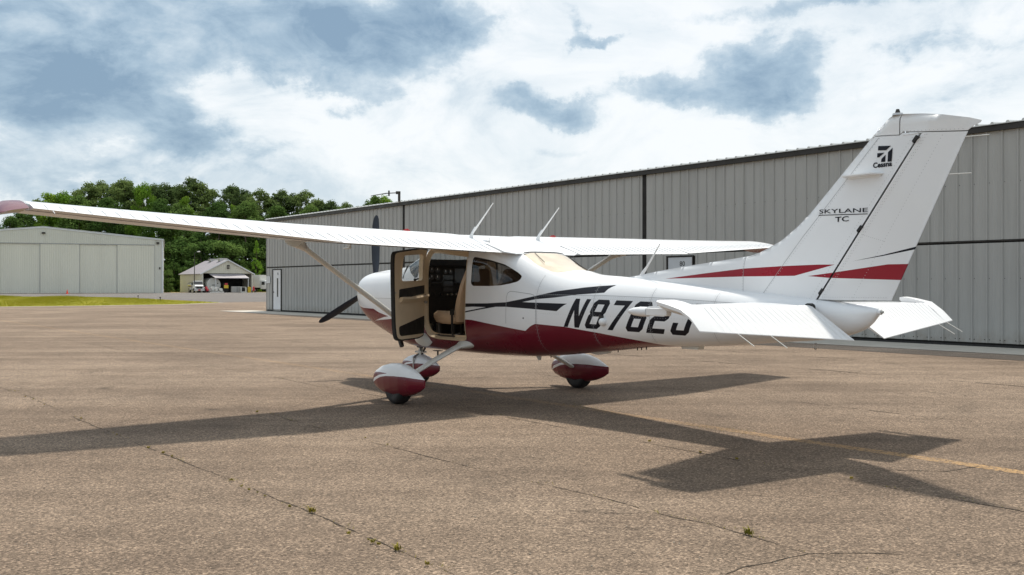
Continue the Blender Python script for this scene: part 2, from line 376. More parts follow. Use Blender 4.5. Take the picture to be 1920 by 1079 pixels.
def hfn(sgn, off=0.):
    def f(x, k):
        y, z = hull(x, max(-1, min(1, k / K)), off)
        if abs(k / K) > 1: y = -y * 1.0
        return (x, sgn * y, z)
    return f
# registration letters, u along the row and w up, as even-odd loops
H, Wd, Tk, Ch = .31, .217, .064, .035
GL = {'N': [[(0, 0), (0, H), (.062, H), (.160, .125), (.160, H), (.222, H), (.222, 0), (.158, 0), (.060, .185), (.060, 0)]],
 '8': [[(Ch, 0), (Wd - Ch, 0), (Wd, Ch), (Wd, .137), (Wd - .016, .157), (Wd, .177), (Wd, H - Ch), (Wd - Ch, H), (Ch, H), (0, H - Ch), (0, .177), (.016, .157), (0, .137), (0, Ch)],
       [(Tk, .05), (Wd - Tk, .05), (Wd - Tk, .132), (Tk, .132)], [(Tk, .182), (Wd - Tk, .182), (Wd - Tk, H - .05), (Tk, H - .05)]],
 '7': [[(0, H), (Wd, H), (Wd, H - .012), (.12, 0), (.05, 0), (.148, H - .05), (0, H - .05)]],
 '6': [[(Ch, 0), (Wd - Ch, 0), (Wd, Ch), (Wd, .15), (Wd - Ch, .183), (Tk, .183), (Tk, H - .05), (Wd - Tk, H - .05), (Wd - Tk, H - .09), (Wd, H - .09), (Wd, H - Ch), (Wd - Ch, H), (Ch, H), (0, H - Ch), (0, Ch)],
       [(Tk, .05), (Wd - Tk, .05), (Wd - Tk, .135), (Tk, .135)]],
 '2': [[(0, 0), (Wd, 0), (Wd, .05), (Tk, .05), (Tk, .125), (Wd - Ch, .125), (Wd, .155), (Wd, H - Ch), (Wd - Ch, H), (Ch, H), (0, H - Ch), (0, H - .09), (Tk, H - .09), (Tk, H - .05), (Wd - Tk, H - .05), (Wd - Tk, .172), (Ch, .172), (0, .14)]],
 'J': [[(0, .12), (0, Ch), (Ch, 0), (Wd - Ch, 0), (Wd, Ch), (Wd, H), (Wd - Tk, H), (Wd - Tk, .05), (Tk, .05), (Tk, .12)]]}
def glyph(ch, u0, mirror):
    o = []
    for L in GL[ch]:
        q = []
        for u, w in dens(L, .03):
            x = -(u0 + u + .555 * w); z = .943 + .0215 * (x + 1.87) + w
            if mirror: x = -5.52 - x
            q.append((x, K * qz(x, z)))
        o.append(q)
    return o
LET = [('N', 1.87), ('8', 2.160), ('7', 2.437), ('6', 2.715), ('2', 2.985), ('J', 3.272)]
for sgn, side in ((1, 'left'), (-1, 'right')):
    cons = [(hd(dens(DOOR, .03)), True), (hd(dens(RWIN, .05)), True), (hd(dens(DWIN, .04)), True), (hd(dens(BU, .04)), True),
            (hd(dens(MTOP, .03, False)), False), (dens(WIND, .04, False), False), (dens(REAR, .04, False), False)]
    if sgn > 0: regs = [('hole', [hd(DOOR)])]
    else: regs = [('dwin', [hd(DWIN)])]
    regs += [('rwin', [hd(RWIN)]), ('wind', [WIND + [(.84, 2), (1.76, 2)]]), ('rear', [REAR + [(-1.66, 2), (-.985, 2)]])]
    for ch, u0 in LET:
        g = glyph(ch, u0, sgn < 0); cons += [(L, True) for L in g]; regs.append(('L' + ch, g))
    regs += [('blk', [hd(dens(BU, .04))]), ('mar', [maroon_poly])]
    V, T = cdt_regions(outer, cons, regs, .042)
    f = hfn(sgn)
    surf_obj('fuselage_skin', M['white'], V, T['base'], f, AC)
    surf_obj('belly_paint', M['maroon'], V, T['mar'], f, AC)
    surf_obj('black_stripe', M['black'], V, T['blk'], f, AC)
    surf_obj('side_window', M['tint'], V, T['rwin'], hfn(sgn, -.004), AC)
    surf_obj('windshield', M['glass'], V, T['wind'], f, AC)
    surf_obj('rear_window', M['rear_glass'], V, T['rear'], hfn(sgn, -.004), AC); surf_obj('rear_sunshade', M['shade'], V, T['rear'], hfn(sgn, -.015), AC)
    if sgn < 0: surf_obj('door_window', M['glass'], V, T['dwin'], hfn(sgn, -.004), AC)
    for ch, u0 in LET: surf_obj('registration_letter', M['black'], V, T['L' + ch], f, AC)
    # thin dark gasket round every pane, and the cabin lining with the same openings
    for L, cl in ((hd(dens(RWIN, .03)), True), (dens(WIND, .04, False), False), (dens(REAR, .03, False), False)) + (((hd(dens(DWIN, .03)), True),) if sgn < 0 else ()):
        mb = MB(); P = [f(*p) for p in L]; Q = [hfn(sgn, -.035)(*p) for p in L]; n = len(P)
        for i in range(n if cl else n - 1): mb.add([P[i], P[(i + 1) % n], Q[(i + 1) % n], Q[i]], [(0, 1, 2, 3)])
        mb.build('window_seal', M['rubber'], AC, 60)
    xi = [-1.68 + 3.1 * i / 62 for i in range(63)]
    inner = [(x, -K) for x in xi] + [(xi[-1], -K + 2 * K * i / 16) for i in range(1, 16)] + [(x, K) for x in reversed(xi)] + [(xi[0], K - 2 * K * i / 16) for i in range(1, 16)]
    wc = [(min(x, 1.42), k) for x, k in dens(WIND, .04, False)]
    V2, T2 = cdt_regions(inner, cons[:3] + [(dens(REAR, .04, False), False)], [('o', r[1]) for r in regs if r[0] in ('hole', 'dwin', 'rwin', 'wind', 'rear')], .05)
    surf_obj('cabin_lining', M['tan2'], V2, T2['base'], hfn(sgn, -.035), AC, flip=True)
    if sgn > 0:   # jamb of the open doorway
        L = hd(dens(DOOR, .03)); mb = MB(); n = len(L)
        o4 = [[hfn(1, a)(*p) for p in L] for a in (.004, -.05)]
        c = (sum(p[0] for p in L) / n, sum(p[1] for p in L) / n)
        ins = [hfn(1, -.05)(c[0] + (p[0] - c[0]) * .94, c[1] + (p[1] - c[1]) * .955) for p in L]
        ins2 = [hfn(1, .004)(c[0] + (p[0] - c[0]) * 1.022, c[1] + (p[1] - c[1]) * 1.016) for p in L]
        mb.loft([ins2, o4[0], o4[1], ins], False, False); mb.build('door_frame', M['tan2'], AC, 40)
        L1 = [(x, z) for x, z in dens(DOOR, .03)]
    else:         # outline of the closed door
        L = hd(dens(DOOR, .03)); mb = MB(); n = len(L)
        P = [hfn(-1, .0015)(*p) for p in L]; c = (.33, K * .1)
        Q = [hfn(-1, .0015)(c[0] + (p[0] - c[0]) * 1.008, c[1] + (p[1] - c[1]) * 1.008) for p in L]
        mb.loft([P, Q], False, False); mb.build('door_seam', M['rubber'], AC, 60)
    # skin seams, on the surface
    def seam(pts, w=.0035, m='seam', name='skin_seam'):
        D = dens(pts, .03, False); mb = MB()
        A = []; B = []
        for i, p in enumerate(D):
            a, b = D[max(0, i - 1)], D[min(len(D) - 1, i + 1)]; dx, dz = b[0] - a[0], b[1] - a[1]; l = math.hypot(dx, dz) or 1
            nx, nz = -dz / l * w / 2, dx / l * w / 2
            for q, s_ in ((A, 1), (B, -1)):
                x, z = p[0] + nx * s_, p[1] + nz * s_; q.append(hfn(sgn, .0012)(x, K * qz(x, z)))
        for i in range(len(D) - 1): mb.add([A[i], A[i + 1], B[i + 1], B[i]], [(0, 1, 2, 3)])
        mb.build(name, M[m], AC, 60)
    if sgn > 0:
        seam([(-.948, .951), (-.956, 1.143), (-.964, 1.255), (-.985, 1.30), (-1.03, 1.322), (-1.10, 1.319), (-1.364, 1.293), (-1.41, 1.283), (-1.432, 1.262), (-1.45, 1.20), (-1.449, .966)], .006, 'seam', 'baggage_door_outline')
    seam([(-1.462, .64), (-1.462, .93), (-1.462, 1.30), (-1.475, 1.40), (-1.49, 1.50)]); seam([(-2.30, .75), (-2.30, 1.40)]); seam([(-3.05, .82), (-3.05, 1.36)]); seam([(-3.80, .86), (-3.80, 1.32)]); seam([(-4.78, .96), (-4.80, 1.25)])
    seam([(-1.5, 1.285), (-2.4, 1.285), (-3.3, 1.262), (-4.3, 1.215), (-4.76, 1.19)]); seam([(1.47, .57), (1.47, 1.64)], .006); seam([(1.6, 1.21), (2.3, 1.21), (3.0, 1.30)])
    # rivet rows
    riv = MB()
    def rivets(x0, z0, x1, z1, n):
        for i in range(n):
            t_ = i / (n - 1); x, z = x0 + (x1 - x0) * t_, z0 + (z1 - z0) * t_; k = K * qz(x, z)
            c0 = Vector(hfn(sgn)(x, k)); du = (Vector(hfn(sgn)(x + .01, k)) - c0).normalized(); dv = (Vector(hfn(sgn)(x, k + .01)) - c0).normalized()
            nn = du.cross(dv).normalized(); nn = nn if nn.y * sgn > 0 or abs(nn.y) < .01 else -nn; r = .003
            riv.add([c0 + nn * .0016 + du * r * math.cos(a) + dv * r * math.sin(a) for a in (0, 1.257, 2.513, 3.77, 5.03)], [(0, 1, 2, 3, 4)])
    for x in (-1.44, -1.484, -2.28, -2.32, -3.03, -3.07, -3.78, -3.82): rivets(x, stn(x)[0] + .06, x, stn(x)[1] - .03, 24)
    for dz in (.012, -.012): rivets(-1.5, 1.285 + dz, -4.7, 1.2 + dz, 110)
    rivets(-1.5, 1.08, -4.5, 1.06, 90)
    tag(riv.build('rivet_rows', M['rivet'], AC, fixn=False), kind='stuff')
MB().cyl((-1.02, .16, stn(-1.02)[1] - .004), (-1.30, .235, hull(-1.30, qy(-1.30, .235))[1] + .006), .004, n=6).build('antenna_wire', M['rubber'], AC)
# ends of the hull
mb = MB(); x, = (ST[0][0],); mb.add([(x, s * hull(x, q)[0], hull(x, q)[1]) for s, q in [(1, -1 + i / 8) for i in range(17)] + [(-1, 1 - i / 8) for i in range(1, 16)]], [tuple(range(32))])
mb.build('hull_end_cap', M['white'], AC); mb = MB(); x = ST[-1][0]; mb.add([(x, s * hull(x, q)[0], hull(x, q)[1]) for s, q in [(1, -1 + i / 8) for i in range(17)] + [(-1, 1 - i / 8) for i in range(1, 16)]], [tuple(range(32))])
mb.build('hull_end_cap', M['white'], AC)
tl = MB().cyl((-5.30, 0, 1.17), (-5.335, 0, 1.172), .024, .022).build('tail_light', M['white'], AC, 40)
MB().cyl((-5.335, 0, 1.172), (-5.352, 0, 1.173), .016, .010).build('lens', M['lens'], tl, 40)
# tail tie-down ring and tail skid
mb = MB(); cx, cz = -4.72, .865
for i in range(12):
    a, b = 6.28318 * i / 12, 6.28318 * (i + 1) / 12
    mb.cyl((cx + .014 * math.cos(a), 0, cz + .026 * math.sin(a)), (cx + .014 * math.cos(b), 0, cz + .026 * math.sin(b)), .005, n=6)
mb.build('tie_down_ring', M['steel'], AC, 60)

# ------------------------------------------------------------------ wing
def naca(c0, c1, n=14, th=.12, closed_r=True):
    """2412-like ring between two chord fractions; (x/c from nose, z/c)"""
    def yt(x): return 5 * th * (.2969 * math.sqrt(max(x, 0)) - .126 * x - .3516 * x * x + .2843 * x ** 3 - .1030 * x ** 4)
    def yc(x): return .02 / .16 * (.8 * x - x * x) if x < .4 else .02 / .36 * (.2 + .8 * x - x * x)
    xs = [c0 + (c1 - c0) * ((1 - math.cos(math.pi / 2 * i / n)) if c0 == 0 else i / n) for i in range(n + 1)]
    up = [(x, yc(x) + yt(x)) for x in xs]; lo = [(x, yc(x) - yt(x)) for x in xs]
    if c0 == 0: lo = lo[1:]
    return up[::-1] + lo
# span stations: y, leading-edge x, trailing-edge x, trailing-edge z (left, right), incidence in degrees
WS = [(0, .70, -1.00, 1.760, 1.760, 6.6), (.44, .70, -1.06, 1.748, 1.748, 6.6), (.565, .70, -.975, 1.773, 1.773, 6.6), (.60, .70, -.970, 1.775, 1.775, 6.6), (2.58, .685, -.925, 1.834, 1.826, 6.0), (5.36, .62, -.36, 2.080, 2.005, 3.4)]
def wst(y):
    s_ = 1 if y >= 0 else -1; a = abs(y)
    for i in range(len(WS) - 1):
        if a <= WS[i + 1][0] or i == len(WS) - 2: break
    t_ = (a - WS[i][0]) / (WS[i + 1][0] - WS[i][0]); q = [WS[i][k] + (WS[i + 1][k] - WS[i][k]) * t_ for k in range(6)]
    return q[1], q[2], (q[3] if s_ > 0 else q[4]), R(q[5])
def wpt(y, xc, zc, droop=0., hinge=.785, lift=0.):
    le, te, zt, inc = wst(y); c = (le - te)
    dx, dz = (1 - xc), zc + lift / c
    if droop:
        hx, hz = 1 - hinge, .0; ddx = dx - hx; dx = hx + ddx; dz = dz - max(0, -ddx) * math.tan(droop)
    X = te + c * dx * math.cos(inc) / math.cos(inc); Z = zt + c * dx * math.tan(inc) + c * dz
    return (X, y, Z)
def wring(y, c0, c1, **kw): return [wpt(y, x, z, **kw) for x, z in naca(c0, c1)]
def top_z(x, y):
    le, te, zt, inc = wst(y); xc = (le - x) / (le - te)
    def yt(x): return .6 * (.2969 * math.sqrt(max(x, 0)) - .126 * x - .3516 * x * x + .2843 * x ** 3 - .1030 * x ** 4)
    def yc(x): return .02 / .16 * (.8 * x - x * x) if x < .4 else .02 / .36 * (.2 + .8 * x - x * x)
    return wpt(y, xc, yc(xc) + yt(xc))[2]
for sg in (1, -1):
    w = empty('wing'); w.parent = AC
    ys = [0, .3, .57] if 0 else [.0, .56]
    MB().loft([wring(sg * y, 0, .985) for y in (0, .2, .4, .44, .48, .52, .555)], False, True).build('wing_root', M['white'], w, 40)
    MB().loft([wring(sg * y, 0, .77) for y in (.555, .9, 1.3, 1.7, 2.1, 2.58, 3.2, 3.8, 4.4, 4.9, 5.36)], False, False).build('wing_skin', M['white'], w, 40)
    cove = MB()
    for y0, y1 in ((.555, 2.58), (2.58, 5.36)):
        ca, cb = naca(.77, .771, 1), None
        tz_ = .022 if y0 < 1 else .036; a0, a1 = wpt(sg * y0, .7695, tz_), wpt(sg * y1, .7695, tz_); b0, b1 = wpt(sg * y0, .769, -.022), wpt(sg * y1, .769, -.022)
        cove.add([a0, a1, b1, b0], [(0, 1, 2, 3)])
    cove.build('flap_cove', M['seam'], w)
    def beaded(y0, y1, c0, c1, pitch, name, droop=0.):
        """control surface with raised beads running fore and aft"""
        n = max(2, round((y1 - y0) / pitch)); rings = []
        for i in range(n + 1):
            yc_ = y0 + (y1 - y0) * i / n
            for dy, hgt in ((-.009, 0), (-.004, .0115), (.004, .0115), (.009, 0)) if 0 < i < n else ((0, 0),):
                rr = naca(c0, c1, 6); m_ = len(rr) // 2; ring = []
                for j, (xc, zc) in enumerate(rr):
                    fade = 1 if (0 < j < m_ - 1 or m_ < j < len(rr) - 1) else .0
                    ring.append(wpt(sg * (yc_ + dy), xc, zc, droop, c0, lift=hgt * fade * (1 if j < m_ else 0)))
                rings.append(ring)
        return MB().loft(rings).build(name, M['white2'], w, 25)
    beaded(.60, 2.575, .777, 1.0, .105, 'flap', .02); beaded(2.60, 5.33, 0.7725, 1.0, .118, 'aileron')
    # wing tip in maroon, drooping at its outer edge
    tip = []
    for j, (dy, sc, dz) in enumerate(((.004, 1.0, 0), (.05, 1.06, -.006), (.12, 1.10, -.018), (.18, 1.02, -.036), (.225, .84, -.058), (.25, .55, -.08))):
        y = 5.36 + dy; base = [wpt(sg * 5.36, x, z) for x, z in naca(0, 1)]
        cx_ = .08 ; cz_ = sum(p[2] for p in base) / len(base) - .02
        tip.append([(p[0] * (min(1, sc) ** .5) + cx_ * (1 - min(1, sc) ** .5), sg * y, cz_ + (p[2] - cz_) * sc + dz) for p in base])
    tip[0] = [(p[0], p[1], p[2] + .0) for p in tip[0]]
    MB().loft(tip).build('wing_tip', M['maroon'], w, 50)
    MB().ball((.45, sg * 5.60, wst(sg * 5.36)[2] + .07), .03, 10, 6, 1.8, .8, .7).build('navigation_light', M['redlens'] if sg > 0 else M['lens'], w, 60)
    # seams on the wing top
    for y in (.62, 1.55, 2.59, 3.6, 4.5, 5.345):
        mb = MB()
        pts = [(lambda p: (p[0], p[1], p[2] + .0015))(wpt(sg * y, x, z)) for x, z in naca(0, .76)[:14]]
        for i in range(len(pts) - 1):
            a, b = pts[i], pts[i + 1]; mb.add([(a[0], a[1] - .002, a[2]), (a[0], a[1] + .002, a[2]), (b[0], b[1] + .002, b[2]), (b[0], b[1] - .002, b[2])], [(0, 1, 2, 3)])
        mb.build('skin_seam', M['seam'], w)
    fc = MB(); x, y = .245, sg * 1.15; z = top_z(x, y); fc.cyl((x, y, z - .01), (x, y, z + .012), .045, .042, 18); fc.box(x - .03, x + .03, y - .008, y + .008, z + .012, z + .024)
    fc.build('fuel_cap', M['redlens'], w, 40)
    # aileron static wick
    le, te, zt, _ = wst(sg * 5.18); MB().cyl((te + .02, sg * 5.18, zt), (te - .09, sg * 5.18, zt - .035), .004, n=6).build('static_wick', M['white'], w)
    for yy in (1.0, 1.9, 2.9, 4.0, 5.0): pass
    # strut: streamlined tube from the cabin floor to the wing
    A_, B_ = Vector((.88, sg * .53, .70)), Vector((.38, sg * 2.52, 1.885)); d_ = (B_ - A_).normalized(); ch = (Vector((1, 0, 0)) - d_ * d_.x).normalized(); nn = d_.cross(ch)
    def sring(p, c, th): return [p + ch * (c * (.5 * math.cos(a) + .08 * math.cos(2 * a))) + nn * (th / 2 * math.sin(a)) for a in [6.28318 * i / 18 for i in range(18)]]
    MB().loft([sring(A_, .135, .055), sring(B_, .125, .05)]).build('wing_strut', M['beige_leg'], w, 60)
    cuff = MB().loft([sring(A_ + (B_ - A_) * .93, .135, .056), sring(A_ + (B_ - A_) * .965, .20, .09), sring(A_ + (B_ - A_) * 1.01, .34, .15)]); cuff.build('strut_fairing', M['beige_leg'], w, 60)
    cuff = MB().loft([sring(A_ + (B_ - A_) * .045, .137, .057), sring(A_ + (B_ - A_) * .02, .20, .11), sring(A_ - (B_ - A_) * .006, .31, .17), sring(A_ - (B_ - A_) * .02, .35, .19)]); cuff.build('strut_fairing', M['beige_leg'], w, 60)
    tie = MB().cyl((.30, sg * 2.44, 1.87), (.28, sg * 2.44, 1.80), .008, n=8); tie.build('tie_down_ring', M['steel'], w)
# pitot mast under the left wing
px, py = .42, 1.82; pz = top_z(px, py) - .19
pm = MB().prism([(px + .05, pz + .03), (px - .02, pz + .03), (px, pz - .045), (px + .05, pz - .045)], 'y', py - .008, py + .008); pm.build('pitot_mast', M['beige_leg'], AC)
MB().cyl((px - .0, py, pz - .045), (px + .17, py, pz - .045), .012, .010, 12).build('pitot_tube', M['beige_leg'], AC, 40)
# ------------------------------------------------------------------ fin and rudder
FLE = [(-2.385, 1.470), (-2.921, 1.543), (-3.30, 1.585), (-3.584, 1.615), (-3.82, 1.638), (-4.023, 1.66), (-4.13, 1.687), (-4.221, 1.723), (-4.376, 1.792), (-4.534, 1.9), (-4.671, 2.013), (-4.96, 2.30), (-5.256, 2.595), (-5.408, 2.729), (-5.441, 2.744), (-5.514, 2.742)]
FTOP = [(-5.514, 2.742), (-5.689, 2.722), (-5.842, 2.692), (-6.048, 2.638), (-6.137, 2.606)]
OUTL = FLE + FTOP[1:]
def dline(x, z, L):
    b = 9
    for i in range(len(L) - 1):
        (x0, z0), (x1, z1) = L[i], L[i + 1]; dx, dz = x1 - x0, z1 - z0; t_ = max(0, min(1, ((x - x0) * dx + (z - z0) * dz) / (dx * dx + dz * dz)))
        b = min(b, math.hypot(x - x0 - dx * t_, z - z0 - dz * t_))
    return b
HB, HT = (-4.769, 1.268), (-5.689, 2.569); TB, TT = (-5.424, 1.267), (-6.034, 2.54)
def hfin(x, z):
    T_ = .058 - .018 * (z - 1.3) / 1.4; d0 = dline(x, z, OUTL); rr = .20 if z < 2.6 else .07
    a = max(0, 1 - min(d0 / rr, 1)); y = T_ * math.sqrt(max(0, 1 - a * a))
    t_ = (z - 1.268) / 1.301; xh = HB[0] + (HT[0] - HB[0]) * t_; xt = TB[0] + (TT[0] - TB[0]) * t_
    s_ = (xh - x) / (xh - xt)
    if s_ > 0: y = min(y, T_ * max(.07, 1 - .95 * s_)) if y > .0 else y
    return y
FIN = FLE[:13] + [(-5.516, 2.570), (-5.540, 2.588), (-5.683, 2.569), (-4.765, 1.268), (-4.70, 1.20), (-3.9, 1.27), (-3.1, 1.35), (-2.45, 1.44)]
FTIP = [(-5.262, 2.600), (-5.408, 2.729), (-5.441, 2.744), (-5.512, 2.742), (-5.512, 2.577)]
RCAP = [(-5.520, 2.742)] + FTOP[1:] + [(-6.128, 2.592), (-6.077, 2.574), (-6.034, 2.545), (-5.692, 2.578), (-5.545, 2.597), (-5.520, 2.580)]
RUD = [(-4.785, 1.270), (-5.700, 2.570), (-6.034, 2.537), (-5.424, 1.267), (-5.0, 1.266)]
RED1 = [(-2.997, 1.456), (-3.5, 1.503), (-3.985, 1.544), (-4.4, 1.559), (-4.792, 1.566), (-4.946, 1.563), (-4.546, 1.472), (-3.985, 1.471)]
RED2 = [(-4.679, 1.469), (-4.928, 1.496), (-5.4, 1.557), (-5.9, 1.557), (-5.9, 1.424), (-5.49, 1.431), (-4.891, 1.452)]
SW = [(-5.105, 1.588), (-5.366, 1.634), (-5.9, 1.75), (-5.9, 1.725), (-5.611, 1.668), (-5.366, 1.625)]
def ffn(s_, off=0.): return lambda x, z: (x, s_ * (hfin(x, z) + off), z)
fin = empty('tail_fin'); fin.parent = AC; rud = empty('rudder'); rud.parent = AC
def clipx(P, Q): return P
for name, outl, par, regs, m in (('fin_skin', FIN, fin, [('red', [RED1]), ('rd2', [RED2])], 'white'), ('fin_tip', FTIP, fin, [], 'white2'), ('rudder_cap', RCAP, rud, [], 'white2'), ('rudder_skin', RUD, rud, [('red', [RED2]), ('blk', [SW])], 'white')):
    V, T = cdt_regions(dens(outl, .04), [(dens(r[1][0], .05), True) for r in regs], regs, .04)
    surf_obj(name, M[m], V, T['base'], ffn(1), par, both=ffn(-1))
    for key_, nm_, mm_ in (('red', 'red_stripe', 'red'), ('rd2', 'red_stripe', 'red'), ('blk', 'black_stripe', 'black')):
        if key_ in T:
            for sd_ in (1, -1): surf_obj(nm_, M[mm_], V, T[key_], ffn(sd_), par)
# hinge line shadow, brackets, mast, wicks
mb = MB(); mb.loft([[(x, s_ * .052, z) for x, s_ in ((HB[0] - .002, 1), (HB[0] - .010, 1), (HB[0] - .010, -1), (HB[0] - .002, -1))] for z in (1.268,)] + [[(HT[0] - .002, .034, 2.569), (HT[0] - .010, .034, 2.569), (HT[0] - .010, -.034, 2.569), (HT[0] - .002, -.034, 2.569)]])
mb.build('hinge_gap', M['rubber'], fin)
for x, z in ((-5.178, 1.850), (-4.815, 1.335), (-5.655, 2.522)):
    MB().prism([(x + .018, z - .028), (x + .028, z - .012), (x - .006, z + .030), (x - .030, z + .014)], 'y', -.062, .062).build('hinge_bracket', M['rubber'], fin)
MB().prism([(-5.02, .04), (-5.07, .16), (-5.33, .16), (-5.385, .04)], 'z', 2.277, 2.287).build('tail_antenna', M['white2'], fin)
MB().prism([(-5.02, -.04), (-5.07, -.16), (-5.33, -.16), (-5.385, -.04)], 'z', 2.277, 2.287).build('tail_antenna', M['white2'], fin)
for y in (1, -1): MB().box(-5.36, -5.07, y * .05 - .012, y * .05 + .012, 2.262, 2.279).build('antenna_mount', M['white2'], fin)
MB().box(-5.70, -5.545, .02, .045, 2.565, 2.572).build('fin_lip', M['white'], fin)
bt = MB().cyl((-5.475, 0, 2.738), (-5.475, 0, 2.754), .042, .038, 16).build('beacon_base', M['steel'], fin, 40)
MB().cyl((-5.475, 0, 2.762), (-5.475, 0, 2.787), .020, .012, 12).build('beacon_lamp', M['dark_metal'], bt, 40)
for x, z in ((-6.0, 2.50), (-5.87, 2.232)): MB().cyl((x, 0, z), (x - .19, 0, z - .008), .0035, n=6).build('static_wick', M['beige_leg'], rud)
def frivets(a, b, n, par):
    rv = MB()
    for s_ in (1, -1):
        for i in range(n):
            x, z = a[0] + (b[0] - a[0]) * i / (n - 1), a[1] + (b[1] - a[1]) * i / (n - 1); y = s_ * (hfin(x, z) + .0016); r = .0032
            rv.add([(x + r * math.cos(q), y, z + r * math.sin(q)) for q in (0, 1.257, 2.513, 3.77, 5.03)], [(0, 1, 2, 3, 4)])
    return rv
rv = MB()
for a, b, n in (((-3.98, 1.30), (-3.98, 1.64), 14), ((-4.02, 1.655), (-5.30, 2.60), 60), ((-4.21, 1.30), (-5.335, 2.57), 60), ((-2.7, 1.435), (-4.7, 1.275), 80), ((-4.72, 1.29), (-5.62, 2.54), 56)):
    r_ = frivets(a, b, n, fin); rv.add(r_.v, r_.f)
tag(rv.build('rivet_rows', M['rivet'], fin, fixn=False), kind='stuff')
rv = MB()
for a, b, n in (((-4.83, 1.29), (-5.72, 2.55), 60), ((-4.845, 1.29), (-5.735, 2.55), 60), ((-5.10, 1.29), (-5.85, 2.53), 56), ((-4.86, 1.29), (-5.38, 1.29), 26), ((-5.2, 1.80), (-5.38, 1.74), 12), ((-5.545, 2.60), (-6.0, 2.56), 16)):
    r_ = frivets(a, b, n, rud); rv.add(r_.v, r_.f)
tag(rv.build('rivet_rows', M['rivet'], rud, fixn=False), kind='stuff')
def fseam(pts, par):
    D = dens(pts, .04, False)
    for s_ in (1, -1):
        mb = MB()
        for i in range(len(D) - 1):
            (a, c), (b, d_) = D[i], D[i + 1]; l = math.hypot(b - a, d_ - c); nx, nz = -(d_ - c) / l * .0018, (b - a) / l * .0018
            mb.add([(x, s_ * (hfin(x, z) + .0013), z) for x, z in ((a + nx, c + nz), (b + nx, d_ + nz), (b - nx, d_ - nz), (a - nx, c - nz))], [(0, 1, 2, 3)])
        mb.build('skin_seam', M['seam'], par)
fseam([(-4.00, 1.64), (-4.1, 1.665), (-4.25, 1.72), (-4.4, 1.80), (-4.55, 1.90), (-4.69, 2.01)], fin); fseam([(-4.20, 1.30), (-4.62, 1.80), (-5.33, 2.575)], fin); fseam([(-3.99, 1.31), (-3.99, 1.65)], fin)
fseam([(-5.262, 2.594), (-5.514, 2.571)], fin)
# lettering on the fin
def fit_text(txt, x0, x1, z0, z1, fn, name, parent, m, bold=0.):
    cu = bpy.data.curves.new(name, 'FONT'); cu.body = txt; cu.offset = bold; cu.resolution_u = 4
    ob = bpy.data.objects.new(name, cu); C.objects.link(ob); bpy.context.view_layer.update()
    dg = bpy.context.evaluated_depsgraph_get(); me = bpy.data.meshes.new_from_object(ob.evaluated_get(dg))
    bpy.data.objects.remove(ob); bpy.data.curves.remove(cu)
    xs = [v.co.x for v in me.vertices]; zs = [v.co.y for v in me.vertices]; a, b, c, d_ = min(xs), max(xs), min(zs), max(zs)
    for v in me.vertices:
        v.co = Vector(fn(x0 + (v.co.x - a) / (b - a) * (x1 - x0), z0 + (v.co.y - c) / (d_ - c) * (z1 - z0)))
    me.materials.clear(); me.materials.append(m); me.name = name
    return link(bpy.data.objects.new(name, me), parent)
fl = lambda x, z: (x, hfin(x, z) + .0035, z)
fit_text('SKYLANE', -4.786, -5.246, 1.999, 2.034, lambda x, z: fl(x, z - .035 * (-4.786 - x)), 'model_lettering', fin, M['black'], .006)
MB().loft([[fl(-4.782 - .0464 * i, 1.988 - .0017 * i), fl(-4.782 - .0464 * i, 1.982 - .0017 * i)] for i in range(11)], False, False).build('underline', M['black'], fin)
fit_text('TC', -4.946, -5.074, 1.918, 1.961, fl, 'model_lettering', fin, M['black'], .015)
fit_text('Cessna', -5.290, -5.455, 2.334, 2.378, fl, 'maker_lettering', fin, M['black'], .035)
lg = MB()
for P in ([(-5.333, 2.508), (-5.444, 2.497), (-5.404, 2.466), (-5.331, 2.473)], [(-5.326, 2.451), (-5.388, 2.448), (-5.343, 2.417), (-5.325, 2.417)],
          [(-5.399, 2.431), (-5.396, 2.375), (-5.359, 2.377), (-5.364, 2.402)], [(-5.459, 2.48), (-5.451, 2.371), (-5.416, 2.373), (-5.42, 2.449)]):
    lg.add([fl(x, z) for x, z in P], [tuple(range(len(P)))])
lg.build('emblem', M['black'], fin)
